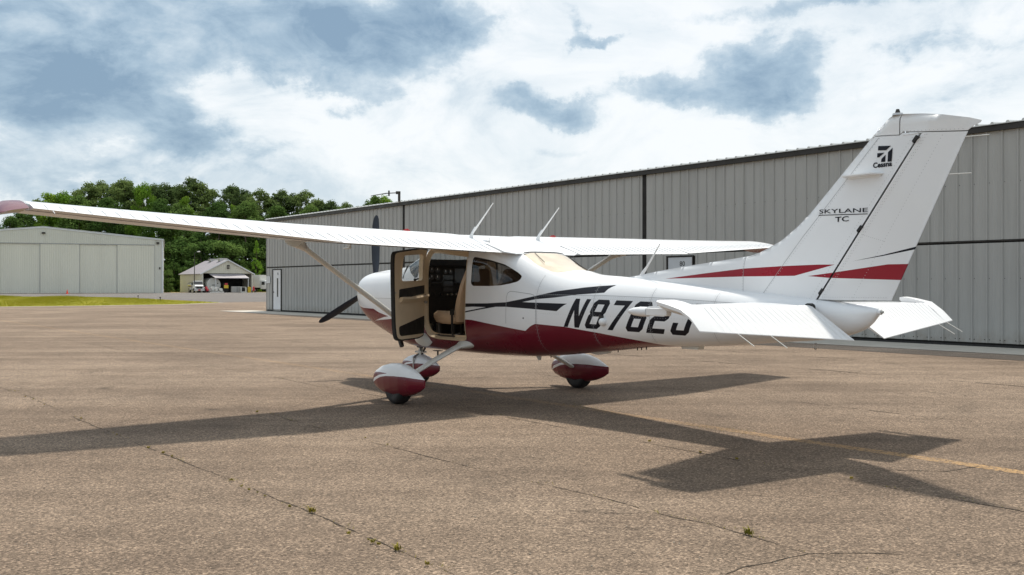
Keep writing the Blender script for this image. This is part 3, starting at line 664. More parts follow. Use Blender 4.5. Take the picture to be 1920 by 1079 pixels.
# ------------------------------------------------------------------ tailplane
def slab(y, xl, xt, zl, zt, th, n=9):
    """thin symmetric section ring, nose at xl, tail at xt"""
    up = []; lo = []
    for i in range(n + 1):
        t_ = (1 - math.cos(math.pi * i / n)) / 2; h_ = th / 2 * (2.6 * math.sqrt(t_) - 2.0 * t_ - .5 * t_ * t_) / .92
        x, z = xl + (xt - xl) * t_, zl + (zt - zl) * t_; up.append((x, y, z + h_ + .002)); lo.append((x, y, z - h_ - .002))
    return up[::-1] + lo[1:]
for sg in (1, -1):
    s0 = empty('tailplane'); s0.parent = AC; zo = .012 if sg > 0 else .0
    def xl(y): return -3.93 - .35 * y / 1.78
    MB().loft([slab(sg * y, xl(y), -4.795, 1.200, 1.210, .075 - .02 * y / 1.78) for y in (.05, .5, 1.0, 1.59)]).build('stabilizer_skin', M['white'], s0, 40)
    MB().box(-4.8085, -4.7955, min(sg * .2, sg * 1.59), max(sg * .2, sg * 1.59), 1.190, 1.2165).build('hinge_gap', M['rubber'], s0)
    # elevator, drooped, with beads; horn at its outer end
    rings = []; n = 20
    def er(y, bead):
        xt = -5.228 + (5.228 - 4.996) * (y - .223) / 1.524; zt = .948 + .105 * (y - .223) / 1.524
        h0 = .040; top = [(-4.807, 1.206 + h0 * .6), (-4.835, 1.190 + h0 * .72)]
        P = []
        for f_ in (0, .07, .2, .5, .8, 1.0):
            x = -4.806 + (xt + 4.806) * f_; z = 1.207 + (zt - 1.207) * f_; hh = .024 * (1 - f_) * (.55 if f_ == 0 else 1) + .003 + (bead if .05 < f_ < .95 else 0)
            P.append((x, z, hh))
        nx, nz = .52, .85
        if f_ is None: pass
        return [(x - nx * 0 - hh * .50 * -1 * 0, sg * y, z + hh) for x, z, hh in P] + [(x, sg * y, z - hh) for x, z, hh in reversed(P)]
    for i in range(n + 1):
        y = .215 + (1.602 - .215) * i / n
        for dy, b_ in (((-.008, 0), (-.003, .0048), (.003, .0048), (.008, 0)) if 0 < i < n else ((0, 0),)): rings.append(er(y + dy, b_))
    ev = MB().loft(rings).build('elevator', M['white2'], s0, 25)
    # horn: from the trailing edge forward past the hinge, outboard of the fixed surface
    hr = []
    for y, xf in ((1.60, -4.555), (1.64, -4.54), (1.74, -4.535), (1.775, -4.56)):
        xt = -5.228 + .232 * (y - .223) / 1.524; zt = .948 + .105 * (y - .223) / 1.524; sc = 1 if y < 1.77 else .35
        zf = 1.262 - (xf + 4.53) * -.02
        P = [(xf, zf, .012 * sc), (xf - .03, zf - .012, .028 * sc), (xf - .12, 1.228, .036 * sc), (-4.806, 1.198, .034 * sc), (-4.90, 1.207 + (zt - 1.207) * .42, .022 * sc), (xt, zt, .004)]
        hr.append([(x, sg * y, z + h_) for x, z, h_ in P] + [(x, sg * y, z - h_) for x, z, h_ in reversed(P)])
    MB().loft(hr).build('elevator_horn', M['white2'], s0, 35)
    # mass balance ahead of the horn
    a_ = [(1.70, -4.18, .006), (1.70, -4.20, .018), (1.70, -4.25, .032), (1.70, -4.32, .038), (1.70, -4.40, .038)]
    MB().loft([[(x, sg * (y + r_ * math.cos(q)), 1.183 + r_ * math.sin(q)) for q in [6.28318 * i / 14 for i in range(14)]] for y, x, r_ in a_]).build('balance_weight', M['white'], s0, 40)
    bevel(MB().box(-4.62, -4.40, sg * 1.70 - .028, sg * 1.70 + .028, 1.155, 1.212).build('balance_arm', M['white2'], s0), .006)
    for y in (1.42, 1.10) if sg > 0 else (1.62, 1.42):
        xt = -5.228 + .232 * (y - .223) / 1.524; zt = .948 + .105 * (y - .223) / 1.524
        MB().cyl((xt, sg * y, zt), (xt - .15, sg * y, zt - .085), .0032, n=6).build('static_wick', M['beige_leg'], s0)
    MB().cyl((-4.80, sg * .17, 1.20), (-4.80, sg * .22, 1.20), .04, n=12).build('hinge_bracket', M['rubber'], s0)
# ------------------------------------------------------------------ undercarriage
PST = [(.545, .235, .262, .020), (.52, .195, .315, .062), (.45, .150, .375, .095), (.32, .110, .428, .122), (.15, .088, .462, .138), (0, .082, .474, .140), (-.18, .095, .462, .130), (-.36, .130, .420, .094), (-.50, .180, .365, .046), (-.595, .232, .322, .010)]
def pst(x, sc):
    x = max(PST[-1][0], min(PST[0][0], x))
    for i in range(len(PST) - 1):
        if PST[i + 1][0] <= x <= PST[i][0]: break
    t_ = (x - PST[i][0]) / (PST[i + 1][0] - PST[i][0]); return [PST[i][k] + (PST[i + 1][k] - PST[i][k]) * t_ for k in (1, 2, 3)]
def pfn(ox, oy, oz, s_, sc=1., lift=0.):
    def f(x, k):
        zb, zt, hw = pst(x, sc); q = max(-1, min(1, k / .3)); ps = q * math.pi / 2; n = 2.3; c, s2 = max(0, math.cos(ps)), math.sin(ps)
        r = (abs(c) ** n + abs(s2) ** n) ** (-1 / n); zm = (zb + zt) / 2
        return (ox + x * sc, oy + s_ * (hw * .93 + lift) * r * c * sc, oz + (zm + (zt - zb + 2 * lift) / 2 * r * s2) * sc)
    return f
def pq(x, z):
    zb, zt, hw = pst(x, 1); zm = (zb + zt) / 2; Z = max(-1, min(1, (z - zm) / ((zt - zb) / 2)))
    return .3 * math.copysign(math.atan2(abs(Z), max(0, 1 - abs(Z) ** 2.3) ** (1 / 2.3)) / (math.pi / 2), Z)
def pant(name, ox, oy, oz, sc):
    e = empty(name); e.parent = AC
    pxs = [PST[-1][0] + (PST[0][0] - PST[-1][0]) * i / 40 for i in range(41)]
    out_ = [(x, -.3) for x in pxs] + [(pxs[-1], -.3 + .06 * i) for i in range(1, 10)] + [(x, .3) for x in reversed(pxs)] + [(pxs[0], .3 - .06 * i) for i in range(1, 10)]
    lowl = [(-.7, .318), (-.595, .320), (-.3, .336), (-.10, .334), (.08, .322), (.22, .300), (.36, .258), (.50, .205), (.42, .275), (.26, .322), (.08, .350), (.06, .356), (.24, .356), (.40, .348), (.50, .318), (.7, .29)]
    L = [(x, pq(max(-.595, min(.545, x)), z)) for x, z in dens(lowl, .03, False)]
    poly = L + [(.7, -.5), (-.7, -.5)]
    for s_ in (1, -1):
        V, T = cdt_regions(out_, [(L, False)], [('m', [poly])], .035)
        surf_obj('pant_shell', M['white'], V, T['base'], pfn(ox, oy, oz, s_, sc), e); surf_obj('pant_paint', M['maroon'], V, T['m'], pfn(ox, oy, oz, s_, sc), e)
    for xx, nm, mm in ((PST[-1][0], 'pant_tail', 'maroon'), (PST[0][0], 'pant_nose', 'white')):
        pts = [pfn(ox, oy, oz, s_, sc)(xx, .3 * q) for s_, q in [(1, -1 + i / 6) for i in range(13)] + [(-1, 1 - i / 6) for i in range(1, 12)]]
        MB().add(pts, [tuple(range(len(pts)))]).build(nm, M[mm], e)
    # tyre, fat and rounded, with a flat where it stands
    w = empty('wheel'); w.parent = e; w.parent = e
    rt, hw = .213 * sc, .088 * sc; ring = []
    for i in range(36):
        a = 6.28318 * i / 36; r_ = []
        for pr_, pw in ((.45, .9), (.72, 1.0), (.90, .92), (.975, .68), (1., .38), (1., 0), (1., -.38), (.975, -.68), (.90, -.92), (.72, -1.0), (.45, -.9)):
            z = max(oz * 0 + .0, .205 * sc + rt * pr_ * math.sin(a)); r_.append((ox + rt * pr_ * math.cos(a), oy + hw * pw, z + .001))
        ring.append(r_)
    n = 11; vs = [v for r_ in ring for v in r_]; fs = [(i * n + j, ((i + 1) % 36) * n + j, ((i + 1) % 36) * n + j + 1, i * n + j + 1) for i in range(36) for j in range(n - 1)]
    MB().add(vs, fs).build('tyre', M['tyre'], w, 60); MB().cyl((ox, oy - hw * .8, .205 * sc), (ox, oy + hw * .8, .205 * sc), rt * .5, n=18).build('rim', M['steel'], w, 40)
    return e
pant('main_wheel', 0, 1.405, 0, 1.0); pant('main_wheel', 0, -1.405, 0, 1.0); pant('nose_wheel', 1.83, 0, .0, .86)
for sg in (1, -1):
    g = empty('gear_leg'); g.parent = AC
    rs = []
    for y, z, c, th, x in ((.30, .735, .16, .045, -.02), (.55, .640, .15, .042, 0), (.85, .508, .135, .038, .0), (1.15, .362, .118, .034, .0), (1.36, .250, .11, .03, .0)):
        rs.append([(x + c / 2 * math.copysign(abs(math.cos(a)) ** .8, math.cos(a)), sg * (y + .40 * th * math.sin(a)), z + .92 * th / 2 * math.copysign(abs(math.sin(a)) ** .8, math.sin(a))) for a in [6.28318 * i / 16 for i in range(16)]])
    MB().loft(rs).build('leg_tube', M['beige_leg'], g, 50)
    cf = []
    for y, z, c, th, x in ((.425, .685, .36, .13, -.05), (.475, .660, .33, .10, -.04), (.525, .640, .22, .062, -.01), (.56, .628, .165, .048, 0)):
        cf.append([(x + c / 2 * math.cos(a), sg * (y + .3 * th * math.sin(a)), z + th / 2 * math.sin(a)) for a in [6.28318 * i / 18 for i in range(18)]])
    MB().loft(cf).build('leg_fairing', M['beige_leg'], g, 60)
    st = MB().box(.03, .15, sg * .80 - .035, sg * .80 + .035, .585, .592); st.box(.08, .10, sg * .80 - .006, sg * .80 + .006, .52, .585); st.build('step', M['rubber'], g)
# nose leg
g = empty('nose_leg'); g.parent = AC
MB().cyl((1.80, 0, .72), (1.82, 0, .40), .034, n=14).build('oleo_housing', M['beige_leg'], g, 40); MB().cyl((1.81, 0, .50), (1.83, 0, .22), .022, n=12).build('oleo_piston', M['steel'], g, 40)
for s_ in (1, -1): MB().cyl((1.83, s_ * .0, .43), (1.83, s_ * .115, .36), .016, n=8).cyl((1.83, s_ * .115, .36), (1.83, s_ * .115, .18), .013, n=8).build('fork', M['steel'], g, 40)
MB().cyl((1.78, .0, .60), (1.70, .0, .50), .014, n=8).cyl((1.70, 0, .50), (1.79, 0, .41), .014, n=8).build('scissor_link', M['dark_metal'], g, 40)
MB().cyl((1.75, .05, .62), (1.72, .06, .46), .010, n=8).cyl((1.80, .07, .52), (1.66, .07, .515), .012, n=8).build('shimmy_damper', M['dark_metal'], g, 40)
MB().box(1.74, 1.90, -.05, .05, .43, .455).build('torque_collar', M['beige_leg'], g)
# exhaust pipe, belly antennas and drains
MB().cyl((2.16, .16, .66), (2.06, .17, .515), .038, .034, 16, cap=False).cyl((2.16, .16, .66), (2.06, .17, .515), .033, .030, 16).build('exhaust_pipe', M['dark_metal'], AC, 40)
MB().prism([(-.84, .57), (-.94, .57), (-.925, .50), (-.895, .50)], 'y', -.012, .012).build('belly_antenna', M['beige_leg'], AC)
MB().prism([(-1.82, .68), (-2.16, .70), (-2.14, .655), (-1.95, .625), (-1.86, .635)], 'y', -.016, .016).build('belly_antenna', M['beige_leg'], AC)
MB().prism([(-3.21, .79), (-3.44, .80), (-3.43, .765), (-3.22, .762)], 'y', -.04, .04).build('belly_antenna', M['beige_leg'], AC)
for x in (-2.33, -2.62, -2.68, -2.75, -1.2): MB().cyl((x, .06, stn(x)[0] + .01), (x, .06, stn(x)[0] - .022), .006, n=6).build('drain_tube', M['dark_metal'], AC)
# whip antennas on the roof and the tail
for (x, y, x2, z2) in ((-.212, .517, -.68, 2.36), (-.212, -.517, -.65, 2.36), (-2.60, .0, -2.885, 1.815)):
    z = top_z(x, y) if x > -2 else stn(x)[1]
    a = empty('whip_antenna'); a.parent = AC
    MB().loft([[(x + ox_ - dxx, y + oy_, z - .012 + dz) for ox_, oy_ in ((.045 * k, 0), (0, .02 * k), (-.045 * k, 0), (0, -.02 * k))] for k, dz, dxx in ((1.3, 0, 0), (1, .02, 0.005), (.5, .09, .05), (.3, .14, .10))]).build('antenna_base', M['white2'], a, 60)
    MB().cyl((x - .05, y, z + .06), (x2, y, z2), .0125, .0055, 8).build('antenna_rod', M['white2'], a, 40)
MB().ball((-.44, .45, top_z(-.44, .45) + .0), .045, 14, 8, 1.3, .8, .55).build('navigation_antenna', M['white'], AC, 60)
MB().cyl((-.52, .45, top_z(-.52, .45)), (-.52, .45, top_z(-.52, .45) + .06), .004, n=6).build('temperature_probe', M['steel'], AC)
# small vent ball and scoop on the left flank
bx, bz = -2.446, 1.012; by = half(bx, bz)
vb = MB().ball((bx, by + .012, bz), .042, 14, 9).build('vent_ball', M['white'], AC, 60)
MB().prism([(-2.415, 1.09), (-2.455, 1.065), (-2.44, 1.045), (-2.41, 1.06)], 'y', by - .02, by + .03).build('vent_scoop', M['dark_metal'], AC)
ql = MB().ball((-1.245, half(-1.245, 1.02) - .003, 1.02), .012, 10, 6, 1, .5, 1).build('baggage_lock', M['dark_metal'], AC, 60)
# oil door on the cowl
mb = MB(); P = []
for i in range(28):
    a = 6.28318 * i / 28; P.append((1.93 + .085 * math.cos(a), .30 + .055 * math.sin(a)))
def ctop(x, y, o=0.): q = qy(x, y); return (x, y, hull(x, q, o)[1])
for i in range(28):
    (x0, y0), (x1, y1) = P[i], P[(i + 1) % 28]; mb.add([ctop(x0, y0, .002), ctop(x1, y1, .002), ctop(1.93 + (x1 - 1.93) * .95, .30 + (y1 - .30) * .93, .002), ctop(1.93 + (x0 - 1.93) * .95, .30 + (y0 - .30) * .93, .002)], [(0, 1, 2, 3)])
mb.build('oil_door', M['seam'], AC)
# ------------------------------------------------------------------ propeller
pr_ = empty('propeller'); pr_.parent = AC; px0, pz0 = 3.12, 1.385
rg = []
for i, (dx, r_) in enumerate(((-.03, .165), (.06, .168), (.14, .150), (.22, .115), (.29, .070), (.335, .030), (.35, .004))): rg.append([(px0 + dx, r_ * math.cos(a), pz0 + r_ * math.sin(a)) for a in [6.28318 * k / 28 for k in range(28)]])
MB().loft(rg).build('spinner', M['white'], pr_, 60)
for ang in (90.3, 90.3 + 120, 90.3 - 120):
    a = R(ang); rad = Vector((0, -math.cos(a), math.sin(a))); tan_ = Vector((0, math.sin(a), math.cos(a))); ax = Vector((1, 0, 0)); rings = []
    for rr, ch, th, pit in ((.10, .07, .055, 50), (.22, .085, .045, 42), (.40, .118, .030, 33), (.60, .128, .021, 26), (.80, .120, .015, 21), (.95, .104, .011, 18), (1.04, .080, .008, 17), (1.08, .048, .006, 17), (1.096, .012, .004, 17)):
        c = Vector((px0 + .04, 0, pz0)) + rad * rr; u = (tan_ * math.cos(R(pit)) + ax * math.sin(R(pit))); v = rad.cross(u)
        off = u * (.0 if rr < .9 else (rr - .9) * -.08)
        rings.append([c + off + u * (ch / 2 * math.cos(q)) + v * (th / 2 * math.sin(q)) for q in [6.28318 * k / 16 for k in range(16)]])
    MB().loft(rings).build('blade', M['prop'], pr_, 50)
# ------------------------------------------------------------------ open cabin door
HX, HY, PHI = .835, .565, R(126); dr = Vector((math.cos(PHI), math.sin(PHI), 0)); ou = Vector((-dr.y * -1, dr.x * -1, 0)); ou = Vector((math.sin(PHI), -math.cos(PHI), 0))
DO = empty('cabin_door'); DO.parent = AC
def dpt(w_, z, depth):
    """w_ back from the hinge, depth inwards from the skin; the panel keeps the hull's curve"""
    x = HX - w_; cv = .562 - half(min(x, .8), max(.56, min(1.9, z)))
    return tuple(Vector((HX, HY, 0)) + dr * w_ + ou * (-cv * .55 - depth) + Vector((0, 0, z)))
DL = [(HX - x, z) for x, z in DOOR]; c_ = (.46, 1.28)
DLi = lambda f_, g=None: [(c_[0] + (w_ - c_[0]) * f_, c_[1] + (z - c_[1]) * (g or f_)) for w_, z in dens(DL, .04)]
WIN = dens(rounded([(.125, 1.795), (.745, 1.757), (.785, 1.44), (.125, 1.455)], .05), .04)
def dreg(outl, holes, regs, depth, name, parts):
    V, T = cdt_regions(outl, [(h_, True) for h_ in holes] + [(dens(r[1][0], .05), True) for r in regs], [('hole', [h_]) for h_ in holes] + regs, .07)
    for key, (nm, mm, dp) in parts.items():
        if key in T:
            mb = MB(); mb.add([dpt(v[0], v[1], dp) for v in V], T[key]); o = mb.build(nm, M[mm], DO, 60, fixn=True)
            me = o.data; bm = bmesh.new(); bm.from_mesh(me); bmesh.ops.delete(bm, geom=[v for v in bm.verts if not v.link_faces], context='VERTS'); bm.to_mesh(me); bm.free()
md = [(.0, .985), (1.2, .975), (1.2, .5), (-.1, .5), (-.1, .985)]
dreg(dens(DL, .04), [WIN], [('mar', [md])], 0, 'x', {'base': ('door_skin', 'white', 0), 'mar': ('door_paint', 'maroon', 0)})
ARM = [(-.2, 1.30), (-.2, 1.395), (.03, 1.40), (.83, 1.335), (.83, 1.215), (.03, 1.275)]
ARM = [(.045, 1.285), (.045, 1.395), (.80, 1.345), (.845, 1.335), (.852, 1.215), (.50, 1.245)]
LOW = rounded([(.045, 1.00), (.86, .885), (.865, .795), (.82, .770), (.10, .770), (.045, .80)], .03)
dreg(DLi(.955, .968), [WIN], [('p', [ARM]), ('l', [LOW])], .045, 'x', {'base': ('trim_panel', 'tan2', .045), 'p': ('map_pocket', 'cabin_black', .043), 'l': ('kick_panel', 'cabin_black', .043)})
a0, a1, a2 = [dpt(w_, z, .0) for w_, z in dens(DL, .04)], [dpt(w_, z, .035) for w_, z in dens(DL, .04)], [dpt(w_, z, .045) for w_, z in DLi(.955, .968)]
MB().loft([a0, a1, a2], False, False).build('door_seal', M['rubber'], DO, 40)
WINs = lambda f_: [(.445 + (w_ - .445) * f_, 1.61 + (z - 1.61) * f_) for w_, z in WIN]
MB().loft([[dpt(w_, z, -.002) for w_, z in WIN], [dpt(w_, z, .052) for w_, z in WIN], [dpt(w_, z, .052) for w_, z in WINs(1.05)], [dpt(w_, z, .044) for w_, z in WINs(1.06)]], False, False).build('window_frame', M['tan2'], DO, 40)
V, T = cdt_regions(WIN, [], [], .2); g_ = MB().add([dpt(v[0], v[1], .02) for v in V], T['base']); g_.build('door_window', M['glass'], DO, 60)
# arm rest ledge, window latch, handle, stay
ar = MB(); sec = [(1.235, .045), (1.262, .055), (1.27, .095), (1.245, .105), (1.215, .08), (1.19, .05)]
ar.loft([[dpt(w_, z + (.0 if w_ > .5 else .03 * (1 - w_ / .5)) - .02, dp) for z, dp in sec] for w_ in (.02, .2, .4, .6, .78, .85)]); ar.build('arm_rest', M['tan2'], DO, 60)
MB().ball(dpt(.42, 1.462, .07), .018, 8, 6).cyl(dpt(.42, 1.462, .07), dpt(.36, 1.475, .09), .010, n=8).build('window_latch', M['rubber'], DO, 40)
MB().cyl(dpt(.055, 1.175, .05), dpt(.055, 1.175, .085), .017, n=12).cyl(dpt(.055, 1.175, .08), dpt(.13, 1.165, .085), .009, n=8).build('inner_handle', M['steel'], DO, 40)
MB().cyl(dpt(.955, 1.30, .02), dpt(.955, 1.30, .05), .012, n=8).build('door_latch', M['steel'], DO, 40)
for z in (1.63, 1.0): MB().cyl((HX, HY, z - .05), (HX, HY, z + .05), .012, n=8).build('hinge', M['rubber'], DO, 40)
MB().box(0, .01, 0, .01, 0, .01)
ol = MB(); ol.cyl(dpt(.90, 1.10, -.004), dpt(.78, 1.10, -.02), .012, n=8); ol.build('outer_handle', M['steel'], DO, 40)
# ------------------------------------------------------------------ cabin
def seat(y, x0, name='front_seat', m='tan', back_h=.62):
    e = empty(name); e.parent = AC
    cush = []
    for x, z0, z1, w_ in ((x0 + .02, .93, 1.00, .20), (x0 + .10, .90, 1.045, .225), (x0 + .30, .90, 1.055, .23), (x0 + .46, .915, 1.065, .225), (x0 + .52, .95, 1.05, .20), (x0 + .54, .98, 1.02, .17)):
        cush.append([(x, y + w_ * cx, z0 + (z1 - z0) * cz) for cx, cz in ((-.85, 0), (.85, 0), (1, .3), (1, .75), (.8, 1), (0, .94), (-.8, 1), (-1, .75), (-1, .3))])
    MB().loft(cush).build('seat_cushion', M[m], e, 60)
    bk = []
    for z, xo, t_, w_ in ((.93, .02, .11, .17), (1.02, .0, .12, .20), (1.2, -.065, .12, .21), (1.4, -.135, .10, .20), (.95 + back_h, -.19, .08, .165), (.98 + back_h, -.20, .05, .14)):
        bk.append([(x0 + xo + t_ / 2 * cx, y + w_ * cy, z) for cx, cy in ((-1, -.8), (-.7, -1), (.7, -1), (1, -.75), (.8, 0), (1, .75), (.7, 1), (-.7, 1), (-1, .8))])
    MB().loft(bk).build('seat_back', M[m], e, 60)
    hr = MB().loft([[(x0 - .21 + .035 * cx, y + w_ * cy, z) for cx, cy in ((-1, -.9), (0, -1), (1, -.9), (1, .9), (0, 1), (-1, .9))] for z, w_ in ((1.02 + back_h, .10), (1.04 + back_h, .125), (1.13 + back_h, .125), (1.16 + back_h, .09))])
    hr.build('headrest', M[m], e, 60)
    for dy in (.17, -.17): MB().box(x0 + .05, x0 + .50, y + dy - .02, y + dy + .02, .72, .76).box(x0 + .08, x0 + .12, y + dy - .015, y + dy + .015, .75, .94).box(x0 + .40, x0 + .44, y + dy - .015, y + dy + .015, .75, .93).build('seat_rail', M['dark_metal'], e)
    if name == 'front_seat':
        s_ = 1 if y > 0 else -1
        MB().box(x0 + .0, x0 + .06, y + s_ * .225, y + s_ * .25, 1.02, 1.09).box(x0 + .01, x0 + .04, y + s_ * .235, y + s_ * .248, .80, 1.03).build('seat_belt', M['rubber'], e)
seat(.29, .16); seat(-.29, .16); 
for y in (.25, -.25): seat(y, -.58, 'rear_seat', 'tan', .58)
MB().loft([[(x, y, z) for y, z in ((-(half(x, .66 if x > -.7 else .70) - .06), .66 if x > -.7 else .70), ((half(x, .66 if x > -.7 else .70) - .06), .66 if x > -.7 else .70), (half(x, .74) - .05, .74), (-(half(x, .74) - .05), .74))] for x in (-1.6, -1.3, -1.0, -.71, -.69, -.3, .3, .9, 1.38)]).build('cabin_floor', M['cabin_black'], AC)
mb = MB(); mb.add([(-1.66, s_ * hull(-1.66, q, -.03)[0], hull(-1.66, q, -.03)[1]) for s_, q in [(1, -1 + i / 8) for i in range(17)] + [(-1, 1 - i / 8) for i in range(1, 16)]], [tuple(range(32))])
mb.build('rear_bulkhead', M['tan2'], AC)
IP = empty('instrument_panel'); IP.parent = AC
face = [(-.50, 1.20), (.50, 1.20), (.52, 1.45), (.49, 1.66), (.40, 1.715), (-.40, 1.715), (-.49, 1.66), (-.52, 1.45)]
MB().prism(face, 'x', 1.08, 1.12).build('panel_board', M['cabin_black'], IP)
gs = MB(); gs.loft([[(1.04, y, z) for y, z in ((-.5, 1.66), (.5, 1.66), (.40, 1.742), (-.40, 1.742))], [(1.30, y, z) for y, z in ((-.46, 1.62), (.46, 1.62), (.36, 1.72), (-.36, 1.72))], [(1.66, y, z) for y, z in ((-.30, 1.57), (.30, 1.57), (.20, 1.64), (-.20, 1.64))]]); gs.build('glare_shield', M['cabin_black'], IP, 30)
MB().box(1.05, 1.5, -.50, .50, .70, 1.21).build('lower_panel', M['cabin_black'], IP)
MB().prism([(-.50, .69), (.50, .69), (.53, 1.15), (.53, 1.5), (.46, 1.66), (-.46, 1.66), (-.53, 1.5), (-.53, 1.15)], 'x', 1.40, 1.42).build('firewall', M['cabin_black'], AC)
for y, z, r_ in ((.37, 1.60, .036), (.28, 1.60, .036), (.19, 1.60, .036), (.37, 1.50, .036), (.28, 1.50, .036), (.19, 1.50, .036), (.06, 1.58, .03), (-.02, 1.58, .03), (-.30, 1.60, .036), (-.40, 1.60, .036), (-.30, 1.50, .036), (-.40, 1.5, .036)):
    g_ = MB().cyl((1.082, y, z), (1.070, y, z), r_ + .005, n=20).build('instrument', M['dark_metal'], IP, 40); MB().cyl((1.0699, y, z), (1.0675, y, z), r_ * .88, n=20).build('dial', M['gauge'], g_, 40); MB().box(1.0655, 1.067, y - .003, y + .003, z, z + r_ * .7).build('needle', M['white2'], g_)
for y0, y1, z0, z1 in ((-.06, .10, 1.47, 1.53), (-.06, .10, 1.38, 1.45), (-.06, .10, 1.31, 1.36), (-.25, -.09, 1.42, 1.62)): MB().box(1.07, 1.082, y0, y1, z0, z1).build('radio', M['gauge'], IP)
for y, z in ((.05, 1.27), (-.02, 1.27), (-.09, 1.27), (.14, 1.27), (.24, 1.27), (.33, 1.27), (-.2, 1.27), (-.28, 1.27)): MB().cyl((1.08, y, z), (1.03, y, z), .012, n=10).build('control_knob', M['steel'] if y in (.05, -.02, -.09) else M['gauge'], IP, 40)
for y in (.27, -.27):
    yk = MB(); yk.cyl((1.08, y, 1.42), (.98, y, 1.42), .014, n=10)
    for s_ in (1, -1): yk.cyl((.98, y, 1.42), (.97, y + s_ * .09, 1.42), .012, n=8); yk.cyl((.97, y + s_ * .09, 1.42), (.96, y + s_ * .12, 1.48), .014, n=8); yk.cyl((.97, y + s_ * .09, 1.42), (.97, y + s_ * .10, 1.38), .013, n=8)
    yk.build('control_yoke', M['rubber'], IP, 40)
for y in (.34, .20, -.20, -.34): MB().box(1.02, 1.04, y - .04, y + .04, .76, .88).build('rudder_pedal', M['steel'], IP)
MB().box(.80, .86, .50, .525, 1.20, 1.55).build('door_post_trim', M['tan2'], AC)
for s_ in (1, -1):
    MB().box(.55, .80, s_ * .06, s_ * .42, 1.862, 1.868).build('sun_visor', M['tan2'], AC)
# ------------------------------------------------------------------ ground
def gmat(name, fn):
    m = bpy.data.materials.new(name); m.use_nodes = True; k = NT(m.node_tree); fn(k, k.n['Principled BSDF']); return m
def asphalt(c_dark, c_mid, c_light, yellow=False, smear=True):
    def fn(k, b):
        co = k.new('ShaderNodeNewGeometry').outputs['Position']
        big = k.noise(co, .22, 7, .62, dist=.5); med = k.noise(co, 3.0, 5, .65); fine = k.noise(co, 55, 4, .75); grit = k.noise(co, 160, 2, .6)
        mp = k.new('ShaderNodeMapping', i_Vector=co); mp.inputs['Rotation'].default_value = (0, 0, R(50.7)); mp.inputs['Scale'].default_value = (.12, 1.3, 1)
        band = k.noise(mp.outputs[0], 1.0, 5, .6)
        v = k.math('MULTIPLY_ADD', big.outputs['Fac'], .5, k.math('MULTIPLY', band.outputs['Fac'], .5))
        base = k.ramp(v, [(.40, c_dark), (.50, c_mid), (.60, c_light)])
        vo = k.new('ShaderNodeTexVoronoi', i_Vector=co, feature='F1'); vo.inputs['Scale'].default_value = 95; vo.inputs['Randomness'].default_value = 1
        stone = k.new('ShaderNodeSeparateColor', i_0=vo.outputs['Color']).outputs[0]
        s1 = k.ramp(stone, [(0, .45), (.35, .84), (.75, 1.08), (1, 1.85)])
        base = k.mix(1.0, base, s1, 'MULTIPLY')
        base = k.mix(1.0, base, k.ramp(fine.outputs['Fac'], [(.30, .30), (.43, .86), (.62, 1.12), (.74, 1.6)]), 'MULTIPLY')
        base = k.mix(1.0, base, k.ramp(med.outputs['Fac'], [(.3, .88), (.7, 1.10)]), 'MULTIPLY')
        st = k.noise(co, .8, 6, .7, dist=.6); base = k.mix(1.0, base, k.ramp(st.outputs['Fac'], [(.26, .66), (.38, .93), (.5, 1.), (.75, 1.08)]), 'MULTIPLY')
        hl = k.noise(co, .55, 5, .6, dist=1.2); thin = k.ramp(k.math('ABSOLUTE', k.math('SUBTRACT', hl.outputs['Fac'], .5)), [(0, .45), (.0016, .62), (.0042, 1.)]); msk = k.ramp(k.noise(co, .25, 3, .5).outputs['Fac'], [(.50, 0.), (.60, 1.)])
        base = k.mix(msk, base, k.mix(1.0, base, thin, 'MULTIPLY'))
        oil = k.ramp(k.noise(co, 1.4, 3, .45).outputs['Fac'], [(.22, .55), (.29, 1.)]); base = k.mix(1.0, base, oil, 'MULTIPLY')
        if yellow:
            w = k.ramp(k.noise(co, 26, 5, .75).outputs['Fac'], [(.42, 0.), (.56, 1.)])
            w2 = k.ramp(k.noise(co, .9, 4, .6).outputs['Fac'], [(.34, .25), (.55, 1.)])
            sp = k.new('ShaderNodeSeparateXYZ', i_0=co); near = k.ramp(sp.outputs[1], [(0, 1.), (.99, 1.)])
            fade = k.math('MULTIPLY', w2, k.ramp(k.math('DIVIDE', sp.outputs[1], 40.), [(.17, .85), (.25, .30), (.5, .22), (1, .26)]))
            base = k.mix(k.math('MULTIPLY', w, fade), base, (.58, .36, .16))
        k.link(base, b.inputs['Base Color']); b.inputs['Roughness'].default_value = .85; b.inputs['Specular IOR Level'].default_value = .25
        hgt = k.math('ADD', k.math('MULTIPLY', fine.outputs['Fac'], 1.0), k.math('MULTIPLY', grit.outputs['Fac'], .6))
        hgt = k.math('ADD', hgt, k.math('MULTIPLY', vo.outputs['Distance'], -.8))
        bp = k.new('ShaderNodeBump', i_Height=hgt, i_Strength=.8, i_Distance=.015); k.link(bp.outputs[0], b.inputs['Normal'])
    return fn
A1 = ((.186, .136, .097), (.246, .182, .130), (.308, .232, .168))
M['asphalt'] = gmat('worn_asphalt', asphalt(*A1)); M['yellow'] = gmat('worn_yellow_paint', asphalt(*A1, yellow=True))
M['sealed'] = gmat('sealed_asphalt', asphalt((.075, .062, .052), (.095, .080, .068), (.125, .105, .09)))
M['lane'] = gmat('grey_asphalt', asphalt((.15, .135, .125), (.175, .16, .148), (.20, .185, .17)))
M['crack'] = gmat('crack_dirt', asphalt((.05, .04, .03), (.07, .054, .04), (.11, .085, .06)))
M['concrete'] = mat('pale_concrete', (.47, .44, .385), .85, fn=vary(.14, 1.2, .3, 40))
